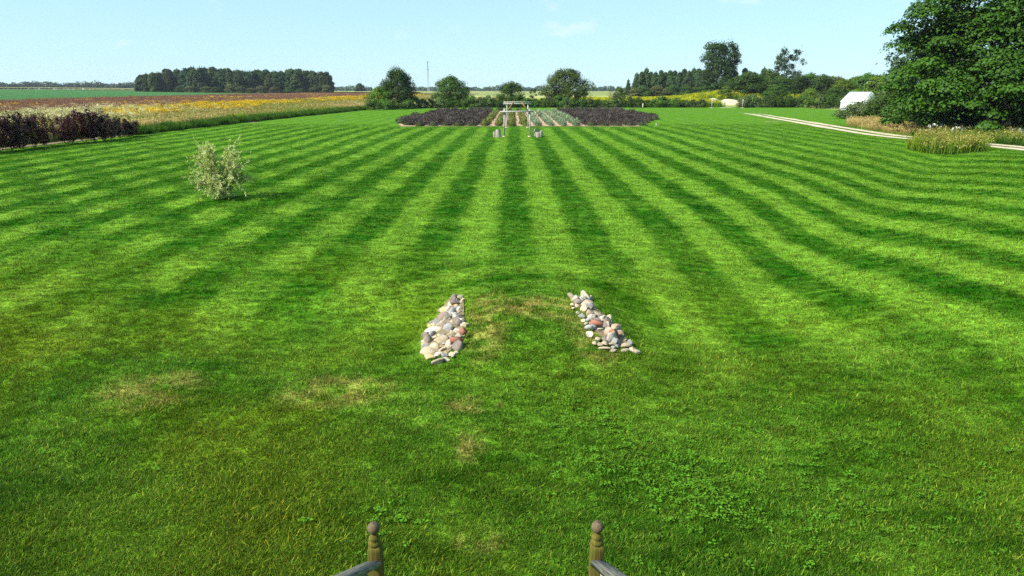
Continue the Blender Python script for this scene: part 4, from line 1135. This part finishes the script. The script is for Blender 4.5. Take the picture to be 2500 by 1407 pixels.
def plant_row(x, y0, y1, kind, label, group, a=2.0, b=3.6, front=True, row=None):
    for i, y in enumerate(row_ys(y0, y1, a, b)):
        me = (lav_front[r_.integers(2)] if (front and kind == 'dark' and i == 0) else {'dark': lav_dark, 'green': lav_green, 'sage': lav_sage}[kind][r_.integers(3 if True else 2)])
        st = np.interp(y, [78, 135], [1.0, b / a * 0.92])
        xx, yv = x + r_.normal(0, 0.07), y + r_.normal(0, 0.18)
        o = obj({'dark': 'lavender_bush', 'green': 'green_lavender', 'sage': 'silver_lavender'}[kind], me, M['lavender'], None, (xx, yv, h(xx, yv) + 0.02))
        s_ = r_.uniform(0.86, 1.14)
        o.scale = (s_, s_ * st, s_ * r_.uniform(0.75, 1.25)); o.rotation_euler = (0, 0, r_.choice([0, math.pi]) + r_.normal(0, 0.12))
        lb = label if row is None else label + ', ' + nth(i) + ' bush back in the ' + row
        tag(o, lb, 'lavender', group)
for k_, x in enumerate((-4.75, -6.2, -7.65, -9.1, -10.55, -12.0, -13.4)):
    plant_row(x, (78.4, 78.4, 78.4, 78.4, 78.5, 79.5, 84)[k_], 134 - k_ * 1.0, 'dark', 'faded purple brown lavender', 'faded lavender left of the arbor', row=ORD[k_] + ' row out from the green mounds')
for k_, x in enumerate((-3.2, -1.75, -0.35, 1.1)):
    plant_row(x, 78.3, 129, 'green', 'clipped olive green lavender mound', 'green lavender mounds behind the arbor', row=ORD[k_] + ' green row from the left')
for k_, x in enumerate((2.6, 4.1, 5.6, 7.05)):
    plant_row(x, 78.3, 131, 'sage', 'silvery sage green lavender mound', 'silver lavender mounds right of the arbor', row=ORD[k_] + ' silver row from the left')
for k_, x in enumerate((8.55, 10.0, 11.5, 12.95, 14.4, 15.9, 17.4, 18.9)):
    plant_row(x, (78.4, 78.4, 78.4, 78.6, 80, 86, 91, 95)[k_], 134, 'dark', 'faded purple brown lavender', 'faded lavender right of the arbor', row=ORD[k_] + ' row out from the silver mounds')
for k_, x in enumerate((-2.6, -0.9, 0.8)):
    plant_row(x, 133, 136, 'dark', 'dark lavender bush closing the far end of the green rows, ' + nth(k_) + ' from the left', 'dark lavender at the far end of the green rows', front=False)

# ------------------------------------------------------------------ arbor frames and log stumps
def timber(mb, a, b, w, t=None):
    a, b = np.asarray(a, float), np.asarray(b, float); t = t or w
    d = (b - a) / np.linalg.norm(b - a)
    ref = np.array([0, 1.0, 0])
    u = np.cross(d, ref); u /= np.linalg.norm(u); v = np.cross(d, u)
    V = [p + u * sx * w / 2 + v * sy * t / 2 for p in (a, b) for sx, sy in ((-1, -1), (1, -1), (1, 1), (-1, 1))]
    mb.add(V, [(0, 1, 2, 3), (7, 6, 5, 4), (0, 4, 5, 1), (1, 5, 6, 2), (2, 6, 7, 3), (3, 7, 4, 0)])
def part(parent, name, a, b, w, mat, t=None):
    mb = MB(); timber(mb, a, b, w, t)
    return obj(name, mb.mesh(name), mat, parent)
AY = gy(333)
ar = empty('arbor_frame', (0, AY, h(0.2, AY)))
xl, xr = ax(1231, AY), ax(1293, AY)
part(ar, 'post', (xl, 0, -0.05), (xl + 0.02, 0, 2.36), 0.125, M['wood_grey'])
part(ar, 'post', (xr + 0.03, 0, -0.05), (xr - 0.02, 0, 2.30), 0.135, M['wood_grey'])
part(ar, 'crossbeam', (ax(1221, AY), -0.13, 2.12), (ax(1303, AY), -0.13, 2.15), 0.105, M['wood_grey'], 0.08)
part(ar, 'brace', (xl + 0.05, -0.02, 1.58), (xl + 0.42, -0.02, 2.09), 0.07, M['wood_grey'])
part(ar, 'brace', (xr - 0.05, -0.02, 1.58), (xr - 0.42, -0.02, 2.09), 0.07, M['wood_grey'])
for xx in (xl, xr):
    mb = MB(); mb.box((xx - 0.14, -0.16, -0.03), (xx + 0.14, 0.14, 0.07)); obj('footing', mb.mesh('footing'), M['sand'], ar)
tag(ar, 'weathered grey timber arbor frame with one crossbeam, nearest of the two', 'arbor')
BY = gy(312)
ar2 = empty('arbor_frame', (0, BY, h(0.2, BY)))
xl, xr = ax(1237.6, BY), ax(1288.8, BY)
for yo in (0.0, 1.3):
    part(ar2, 'post', (xl, yo, -0.05), (xl, yo, 2.42), 0.10, M['wood_grey'])
    part(ar2, 'post', (xr, yo, -0.05), (xr, yo, 2.42), 0.10, M['wood_grey'])
    part(ar2, 'crossbeam', (ax(1229, BY), yo - 0.075, 2.44 + yo * 0.11), (ax(1296.5, BY), yo - 0.075, 2.46 + yo * 0.11), 0.11, M['wood_grey'], 0.05)
part(ar2, 'brace', (xl - 0.02, -0.16, 1.62), (xl + 0.66, -0.16, 2.56), 0.10, M['wood_brown'])['label'] = 'brown diagonal brace'
part(ar2, 'brace', (xr + 0.06, -0.16, 1.62), (xr - 0.66, -0.16, 2.56), 0.10, M['wood_brown'])['label'] = 'brown diagonal brace'
for xx in (xl, xr):
    mb = MB(); mb.box((xx - 0.22, -0.2, -0.02), (xx + 0.22, 0.2, 0.05)); obj('footing', mb.mesh('footing'), M['sand'], ar2)
tag(ar2, 'taller timber arbor with brown diagonal braces, behind the other', 'arbor')

def stump(px, py, w, hgt, label, lean, seed):
    r_ = np.random.default_rng(seed)
    X, Y = gp(px, py)
    e = empty('log_stump', (X, Y, h(X, Y)))
    n = 14; a = np.arange(n) * 2 * math.pi / n
    prof = 1 + 0.10 * np.sin(2 * a + seed) + r_.normal(0, 0.04, n)
    V, q = [], []
    for f in (0, 0.3, 0.65, 1.0):
        rr = w / 2 * prof * (1.08 - 0.12 * f + 0.03 * math.sin(f * 9 + seed))
        V.append(np.stack([np.cos(a) * rr + lean * f * hgt, np.sin(a) * rr, np.full(n, f * hgt - 0.04 * (1 - f)) + (0.06 * np.cos(a + seed) * w if f == 1 else 0)], 1))
    for i in range(3):
        for j in range(n): q.append((i * n + j, i * n + (j + 1) % n, (i + 1) * n + (j + 1) % n, (i + 1) * n + j))
    mb = MB(); mb.add(np.concatenate(V), q); obj('bark', mb.mesh('bark'), M['log_bark'], e)
    top = V[-1] * 1.0; c0 = top.mean(0) + (0, 0, 0.002)
    mb = MB(); mb.add(np.concatenate([top + (0, 0, 0.001), [c0]]), None, [(j, (j + 1) % n, n) for j in range(n)]); obj('cut_face', mb.mesh('cut_face'), M['log_cut'], e)
    tag(e, label, 'log stump')
stump(1207.6, 334, 0.24, 0.47, 'short thin log stump, leftmost of the stumps by the arbor', 0.0, 1)
stump(1216, 334.5, 0.40, 0.64, 'thick grey log stump left of the arbor post', 0.02, 2)
stump(1309, 331.5, 0.38, 0.60, 'tallest log stump right of the arbor', -0.03, 3)
stump(1313.5, 334.2, 0.33, 0.40, 'short log stump in front of the other two right of the arbor', 0.0, 4)
stump(1320.5, 333.2, 0.29, 0.50, 'rightmost log stump, leaning outwards', 0.08, 5)

# ------------------------------------------------------------------ stone ends of the crossing
def stone_mesh(seed, sub=2, ang=0.0):
    import bmesh
    bm = bmesh.new(); bmesh.ops.create_icosphere(bm, subdivisions=sub, radius=0.5)
    r_ = np.random.default_rng(seed)
    k_ = r_.normal(size=(5, 3)) * 2.2; ph = r_.uniform(0, 6.28, 5); am = r_.uniform(0.02, 0.09, 5)
    cuts = [(Vector(r_.normal(size=3)).normalized(), r_.uniform(0.24, 0.42)) for _ in range(9)]
    for v in bm.verts:
        d = v.co.normalized()
        f = 1 + sum(am[i] * math.sin(np.dot(k_[i], d) + ph[i]) for i in range(5))
        v.co = v.co * f
        for nrm, lim in cuts:
            o_ = v.co.dot(nrm) - lim
            if o_ > 0: v.co -= nrm * o_ * (0.92 + ang)
    me = bpy.data.meshes.new('stone'); bm.to_mesh(me); bm.free()
    me.polygons.foreach_set('use_smooth', np.ones(len(me.polygons), dtype=bool))
    me.materials.append(M['stone'])
    return me
stones = [stone_mesh(s, 3) for s in range(200, 212)]
PAL = {'w': (0.64, 0.59, 0.47), 'c': (0.64, 0.54, 0.36), 'y': (0.58, 0.46, 0.24), 't': (0.52, 0.43, 0.29), 'g': (0.42, 0.42, 0.39), 'p': (0.52, 0.42, 0.31), 'd': (0.16, 0.15, 0.15), 'b': (0.36, 0.25, 0.15), 'm': (0.33, 0.27, 0.22), 'o': (0.56, 0.38, 0.14)}
mbk = MB(); mbk.box((-0.095, -0.045, -0.028), (0.095, 0.045, 0.028))
brick_me = mbk.mesh('brick'); brick_me.materials.append(earth_mat('red_brick', (0.25, 0.105, 0.065), (0.32, 0.14, 0.085), 20, bstr=0.3, bdist=0.004))
def pile(name, ox, oy, zs, items, bricks, poly, nfill, seed, label):
    r_ = np.random.default_rng(seed)
    cx_, cy_ = poly.mean(0)
    e = empty(name, (cx_, cy_, h(cx_, cy_)))
    z0 = h(cx_, cy_)
    def add(px, py, w, hh, key, zl):
        X, Y = gp(px, py, h(*gp(px, py)) + zl)
        D = Y * 0.96 + 1.05
        sw = w * D / FPX
        # seen from above at a slant: picture height mixes depth and height
        sd = hh * D / FPX * 1.55
        o = obj('stone', stones[r_.integers(len(stones))], None, e)
        zz = min(sw, sd) * r_.uniform(0.48, 0.66)
        o.location = (X - cx_, Y - cy_, h(X, Y) + zl * 0.35 - z0)
        o.scale = (sw * 1.28, sd * 1.22, zz * 1.4)
        o.rotation_euler = (r_.normal(0, 0.15), r_.normal(0, 0.15), r_.choice([0, math.pi]) + r_.normal(0, 0.25))
        c = np.array(PAL[key]) * r_.uniform(0.62, 0.92)
        o.color = (*c, 1)
    for zx, zy, w, hh, key in items:
        add(ox + zx / zs, oy + zy / zs, w / zs, hh / zs, key, 0.08)
    lo, hi = poly.min(0), poly.max(0); n = 0
    while n < nfill:
        X, Y = r_.uniform(lo[0], hi[0]), r_.uniform(lo[1], hi[1])
        if not inside(poly, np.array([X]), np.array([Y]))[0]: continue
        o = obj('stone', stones[r_.integers(len(stones))], None, e)
        s_ = r_.uniform(0.12, 0.22)
        o.location = (X - cx_, Y - cy_, h(X, Y) + 0.035 - z0)
        o.scale = (s_ * r_.uniform(0.9, 1.5), s_ * r_.uniform(0.9, 1.5), s_ * 0.8); o.rotation_euler = tuple(r_.uniform(0, 3, 3))
        o.color = (*(np.array(PAL[r_.choice(list('wctgpm'))]) * r_.uniform(0.5, 0.8)), 1); n += 1
    for px, py, rz, rx in bricks:
        X, Y = gp(px, py, 0.12)
        o = obj('brick', brick_me, None, e); o.location = (X - cx_, Y - cy_, h(X, Y) + 0.125 - z0); o.rotation_euler = (rx, 0.1, rz); o.scale = (1.05, 1.05, 1.1) if rx < 0.3 else (0.62, 1.0, 1.1)
    # earth under the stones
    n_ = len(poly); P = np.concatenate([poly * 0.94 + poly.mean(0) * 0.06, [poly.mean(0)]])
    V = np.column_stack([P[:, 0] - cx_, P[:, 1] - cy_, H(P[:, 0], P[:, 1]) - z0 + np.concatenate([np.full(n_, 0.012), [0.05]])])
    mb = MB(); mb.add(V, None, [(j, (j + 1) % n_, n_) for j in range(n_)]); obj('earth', mb.mesh('earth'), M['soil'], e)
    tag(e, label, 'stone pile')
items_a = [(460, 710, 300, 180, 'w'), (320, 870, 200, 110, 'w'), (280, 960, 200, 90, 'y'), (320, 1090, 250, 150, 't'), (350, 1170, 170, 160, 'y'), (490, 1250, 220, 100, 't'), (385, 615, 120, 130, 'y'), (530, 480, 130, 100, 'b'), (600, 370, 200, 110, 'y'), (690, 430, 170, 110, 'w'), (720, 250, 110, 120, 'c'), (790, 185, 100, 50, 't'), (810, 285, 80, 60, 'o'), (850, 350, 110, 80, 'w'), (915, 190, 70, 50, 'c'), (860, 240, 90, 60, 'c'), (800, 590, 180, 160, 'c'), (680, 530, 130, 90, 'c'), (570, 570, 90, 60, 'c'), (790, 480, 90, 50, 'g'), (880, 460, 70, 70, 'c'), (905, 620, 70, 60, 'w'), (690, 690, 110, 110, 'c'), (800, 720, 110, 90, 'w'), (870, 750, 120, 80, 'm'), (700, 790, 110, 80, 'y'), (610, 800, 70, 60, 'c'), (530, 810, 80, 70, 'c'), (450, 830, 80, 80, 'c'), (480, 885, 110, 70, 'y'), (720, 845, 120, 70, 'g'), (830, 810, 120, 80, 'w'), (760, 920, 140, 70, 'w'), (690, 900, 100, 60, 't'), (590, 940, 80, 80, 'g'), (480, 970, 140, 130, 'c'), (560, 1040, 110, 100, 'p'), (500, 1120, 120, 160, 'w'), (640, 1010, 90, 130, 'c'), (600, 1150, 120, 90, 'g'), (720, 1110, 110, 90, 't'), (640, 1090, 80, 60, 'y'), (640, 1200, 110, 70, 'c'), (800, 1085, 90, 60, 'c'), (740, 1150, 70, 60, 't'), (400, 1060, 80, 60, 't'), (860, 400, 80, 60, 'p'), (750, 340, 70, 50, 't'), (880, 920, 70, 60, 'w'), (905, 700, 60, 60, 'p'), (560, 890, 60, 50, 'c')]
items_b = [(340, 235, 190, 110, 'm'), (230, 290, 90, 110, 'c'), (540, 260, 80, 90, 't'), (320, 310, 130, 90, 'c'), (440, 350, 130, 120, 't'), (560, 340, 110, 80, 'c'), (570, 420, 100, 100, 'c'), (680, 450, 180, 90, 't'), (800, 525, 110, 70, 'p'), (600, 510, 150, 90, 'c'), (420, 480, 150, 110, 'g'), (460, 570, 100, 60, 'c'), (590, 560, 140, 80, 'g'), (700, 560, 90, 100, 'w'), (510, 620, 80, 60, 'w'), (610, 630, 100, 70, 't'), (870, 620, 160, 160, 'p'), (720, 670, 150, 80, 'w'), (570, 700, 150, 100, 'g'), (790, 740, 140, 90, 'w'), (880, 790, 90, 110, 'd'), (970, 715, 110, 70, 'p'), (1050, 745, 100, 70, 't'), (560, 800, 130, 130, 'w'), (1110, 830, 170, 120, 'w'), (990, 860, 130, 110, 'c'), (920, 920, 130, 110, 'g'), (1150, 900, 100, 120, 'b'), (740, 915, 100, 70, 'c'), (1240, 950, 140, 110, 't'), (1290, 1060, 210, 130, 't'), (900, 1015, 150, 80, 't'), (1010, 1030, 90, 70, 'c'), (1140, 1080, 90, 100, 'g'), (1060, 1090, 110, 80, 'g'), (870, 1090, 240, 70, 'p'), (1060, 1155, 160, 60, 't'), (1310, 1150, 180, 70, 'c'), (1430, 1140, 120, 60, 't'), (1510, 1195, 180, 90, 'p'), (690, 985, 110, 60, 'c'), (780, 1015, 110, 60, 't'), (330, 430, 90, 70, 'w'), (250, 350, 80, 50, 'c')]
pile('stone_pile', 1000, 700, 7.035, items_a, [(1114, 843, 0.32, 0.1), (1131.5, 826, 1.0, 0.5)], PILE_A, 40, 301, 'larger pile of pale field stones with a red brick, left of the crossing')
pile('stone_pile', 1370, 710, 8.277, items_b, [(1457, 807, -0.3, 0.2), (1498, 821, 0.5, 0.5)], PILE_B, 34, 302, 'narrower pile of field stones with brick pieces, right of the crossing')

# ------------------------------------------------------------------ stair railings at the bottom of the picture
def railing(px, py, side, label, zoff):
    D = 4.55
    dn = (py - 703.5) / FPX * D
    Y = D * math.cos(R(PITCH)) - dn * math.sin(R(PITCH)); zc = CAM_H - (D * math.sin(R(PITCH)) + dn * math.cos(R(PITCH)))
    X = (px - 1250) / FPX * D - 0.0035 * Y
    e = empty('stair_railing', (X, Y, h(X, Y)))
    z0 = h(X, Y); zc -= z0
    mb = MB()
    w = 0.0445
    zt = zc - 0.135                                   # shoulders of the square shaft
    # square shaft with softened corners, its shoulders rounded down at the faces
    ring = lambda r, z, n=24: [(r * math.cos(a), r * math.sin(a), z) for a in np.arange(n) * 2 * math.pi / n]
    b = 0.005
    sq = [(-w + b, -w), (w - b, -w), (w, -w + b), (w, w - b), (w - b, w), (-w + b, w), (-w, w - b), (-w, -w + b)]
    V = []
    for z in (-0.1, zt - 0.03): V += [(x_, y_, z) for x_, y_ in sq]
    V += [(x_ * 0.97, y_ * 0.97, zt - 0.012) for x_, y_ in sq] + [(x_ * 0.80, y_ * 0.80, zt + 0.006) for x_, y_ in sq]
    q = [(i * 8 + j, i * 8 + (j + 1) % 8, (i + 1) * 8 + (j + 1) % 8, (i + 1) * 8 + j) for i in range(3) for j in range(8)]
    mb.add(V, q, [(24, 24 + j, 25 + j) for j in range(1, 7)])
    post = obj('newel_post', mb.mesh('newel_post'), M['wood_post'], e)
    mb = MB()
    mb.lathe([(0.0, zt + 0.002), (0.036, zt + 0.002), (0.043, zt + 0.012), (0.044, zt + 0.024), (0.038, zt + 0.036), (0.031, zt + 0.043), (0.034, zt + 0.050), (0.037, zt + 0.060), (0.033, zt + 0.072), (0.026, zt + 0.082), (0.022, zt + 0.092), (0.02, zt + 0.10)], 28)
    obj('turned_neck', mb.mesh('turned_neck', True), M['wood_post'], post)
    mb = MB(); rb = 0.0425
    mb.lathe([(max(rb * math.cos(t), 0.0004), zc + rb * math.sin(t)) for t in np.linspace(-1.45, math.pi / 2, 18)], 32)
    obj('ball_finial', mb.mesh('ball_finial', True), M['wood_ball'], post)
    # handrail: a flat board rising towards the deck
    m, L_ = 0.66, 2.75
    d = np.array([0, -1, m]) / math.hypot(1, m); up = np.array([0, m, 1]) / math.hypot(1, m)
    ztop = zc - 0.225
    def board(name, xo, half, s0, s1, ztop_, th, mat):
        mb = MB()
        o0 = np.array([xo, -w - 0.001, ztop_])
        V = []
        c_ = 0.006
        prof = [(-half, -th), (half, -th), (half, -c_), (half - c_, 0), (-half + c_, 0), (-half, -c_)]
        for s in (s0, s1):
            for a_, b_ in prof:
                p = o0 + np.array([a_, 0, 0]) + up * b_ + np.array([0, -1, m]) * s
                if s == 0: p[1] = -w - 0.001; p[2] = ztop_ + b_ * math.hypot(1, m)
                V.append(p)
        n_ = len(prof)
        mb.add(V, [(i, (i + 1) % n_, n_ + (i + 1) % n_, n_ + i) for i in range(n_)], [(0, j + 1, j) for j in range(1, n_ - 1)] + [(n_, n_ + j, n_ + j + 1) for j in range(1, n_ - 1)])
        return obj(name, mb.mesh(name), mat, e)
    board('handrail', 0.003 * side, 0.047, 0.0, L_, ztop, 0.036, M['wood_rail'])
    board('bottom_rail', 0.0, 0.02, 0.0, L_, ztop - 0.62, 0.07, M['wood_rail'])
    for s in np.arange(0.30, 2.6, 0.30):
        mb = MB()
        mb.box((-0.019, -w - s - 0.019, ztop + m * s - 0.66), (0.019, -w - s + 0.019, ztop + m * s - 0.052)); obj('baluster', mb.mesh('baluster'), M['wood_baluster'], e)
    tag(e, label, 'stair railing')
railing(912, 1290, -1, 'left wooden stair railing with mossy post and round ball top', 0)
railing(1459, 1286, 1, 'right wooden stair railing with mossy post and round ball top', 0)

# ------------------------------------------------------------------ white tent shed
TY = 141.0; TX = ax(2120, TY - 1.5)
va = math.atan2(TX, TY)
p_r = np.array([math.cos(va), -math.sin(va)]); v_r = np.array([math.sin(va), math.cos(va)])
phi = R(44); L_, W_, EV, RG = 5.4, 4.1, 1.55, 3.42
r2 = p_r * math.cos(phi) - v_r * math.sin(phi); n2 = -p_r * math.sin(phi) - v_r * math.cos(phi)
tent = empty('white_tent', (TX, TY - 1.5, h(TX, TY)))
def tp(u, w_, z): return (*(r2 * u + n2 * w_), z)
def tent_part(name, V, Q, T, mat):
    mb = MB(); mb.add(V, Q, T); return obj(name, mb.mesh(name), mat, tent)
hw = W_ / 2
b0 = 0.36
tent_part('wall', [tp(-L_, hw, b0), tp(0, hw, b0), tp(0, hw, EV), tp(-L_, hw, EV), tp(-L_, -hw, b0), tp(0, -hw, b0), tp(0, -hw, EV), tp(-L_, -hw, EV), tp(0, 0, RG - 0.03), tp(-L_, 0, RG - 0.03)],
          [(0, 1, 2, 3), (5, 4, 7, 6), (1, 5, 6, 2), (4, 0, 3, 7)], [(2, 6, 8), (7, 3, 9)], M['canvas'])
for sgn in (1, -1):
    a = [tp(-L_ - 0.06, sgn * (hw + 0.12), EV - 0.06), tp(0.06, sgn * (hw + 0.12), EV - 0.06), tp(0.06, 0, RG), tp(-L_ - 0.06, 0, RG)]
    bq = [(x_, y_, z_ + 0.05) for x_, y_, z_ in a]
    tent_part('roof', a + bq, [(0, 1, 2, 3), (7, 6, 5, 4), (0, 4, 5, 1), (1, 5, 6, 2), (2, 6, 7, 3), (3, 7, 4, 0)], None, M['canvas'])
tent_part('plinth', [tp(-L_ - 0.1, hw + 0.1, -0.1), tp(0.1, hw + 0.1, -0.1), tp(0.1, -hw - 0.1, -0.1), tp(-L_ - 0.1, -hw - 0.1, -0.1), tp(-L_ - 0.1, hw + 0.1, b0), tp(0.1, hw + 0.1, b0), tp(0.1, -hw - 0.1, b0), tp(-L_ - 0.1, -hw - 0.1, b0)],
          [(0, 1, 5, 4), (1, 2, 6, 5), (2, 3, 7, 6), (3, 0, 4, 7), (4, 5, 6, 7)], None, M['plinth'])
tag(tent, 'white canvas gabled tent on a grey plinth beside the shrubs', 'tent')

# ------------------------------------------------------------------ sand heap, radio mast, small stakes and debris
SY = 188; heap('sand_heap', ax(1762, SY), SY, 8.2, 4.5, 1.15, M['sand'], 'pale heap of sand behind the gap in the hedge', 401)
heap('sand_patch', ax(1556, 176), 176, 2.0, 2.5, 1.35, M['sand'], 'small pale sandy bank showing above the hedge', 402)
heap('bare_patch', ax(1775, 158), 158, 3.0, 1.9, 0.06, M['sand'], 'worn sandy ground in the hedge gap', 403)
heap('dirt_patch', *gp(595, 299), 2.6, 1.2, 0.10, M['soil'], 'low patch of bare soil at the meadow edge', 404)
heap('dirt_patch', *gp(1885, 297), 1.6, 1.1, 0.06, M['soil'], 'scraped brown patch in the lawn beside the drive', 405)

MY = 1200.0; MX = ax(1046, MY); ztop = zat(150, MY)
mast = empty('radio_mast', (MX, MY, h(MX, MY)))
zb = ztop - h(MX, MY)
mb = MB()
legs = [(math.cos(a), math.sin(a)) for a in (0.4, 2.5, 4.6)]
fr = lambda f: 1.9 * (1 - f) + 0.45 * f
for lx, ly in legs:
    mb.tube([(lx * fr(f), ly * fr(f), f * zb) for f in (0, 0.5, 1)], 0.22, 5)
steps = 20
for i in range(steps):
    f0, f1 = i / steps, (i + 1) / steps
    for k_ in range(3):
        a, b = legs[k_], legs[(k_ + 1) % 3]
        mb.tube([(a[0] * fr(f0), a[1] * fr(f0), f0 * zb), (b[0] * fr(f1), b[1] * fr(f1), f1 * zb)], 0.09, 4, cap=False)
obj('lattice', mb.mesh('lattice'), M['steel'], mast)
for zf, wd in ((0.985, 2.2), (0.74, 2.0)):
    mb = MB(); mb.tube([(-wd, 0, zf * zb), (wd, 0, zf * zb)], 0.18, 5); mb.tube([(0, -wd, zf * zb), (0, wd, zf * zb)], 0.18, 5)
    for sx, sy in ((-wd, 0), (wd, 0), (0, -wd), (0, wd)): mb.box((sx - 0.3, sy - 0.3, zf * zb - 1.0), (sx + 0.3, sy + 0.3, zf * zb + 1.2))
    obj('antenna', mb.mesh('antenna'), M['steel'], mast)
tag(mast, 'thin steel lattice radio mast on the horizon', 'mast')

def stake(px, py, top, w, mat, label, base=True):
    X, Y = gp(px, py)
    zt = zat(top, Y) - h(X, Y)
    e = empty('marker_stake', (X, Y, h(X, Y)))
    mb = MB(); mb.box((-w / 2, -w / 2, -0.1), (w / 2, w / 2, zt)); mb.box((-w * 0.6, -w * 0.6, zt), (w * 0.6, w * 0.6, zt + 0.06)); obj('post', mb.mesh('post'), mat, e)
    if base:
        mb = MB(); mb.tube([(0, 0, -0.02), (0, 0, 0.06)], [0.45, 0.3], 10); obj('mound', mb.mesh('mound'), M['sand'], e)
    tag(e, label, 'stake')
stake(1737, 263.5, 243, 0.13, M['wood_grey'], 'thin wooden post at the left side of the hedge gap')
stake(1812, 263.5, 243, 0.13, M['wood_grey'], 'thin wooden post at the right side of the hedge gap')
stake(1569, 266, 253, 0.22, M['wood_grey'], 'pale short post behind the right lavender block', False)
stake(1602, 308, 302, 0.12, M['wood_grey'], 'tiny pale stake in the lawn right of the lavender', False)

# ------------------------------------------------------------------ summer haze
mb = MB(); mb.box((-3400, -450, -3.0), (3400, 3400, 75.0))
hz = obj('haze', mb.mesh('haze'))
hm = bpy.data.materials.new('haze'); hm.use_nodes = True
hm.node_tree.nodes.clear()
ho = hm.node_tree.nodes.new('ShaderNodeOutputMaterial'); hv = hm.node_tree.nodes.new('ShaderNodeVolumePrincipled')
hv.inputs['Color'].default_value = (0.80, 0.90, 1.0, 1)
hv.inputs['Density'].default_value = 0.00008
hm.node_tree.links.new(hv.outputs[0], ho.inputs['Volume'])
hz.data.materials.append(hm)
tag(hz, 'thin bluish summer haze over the fields', None, None, 'stuff')
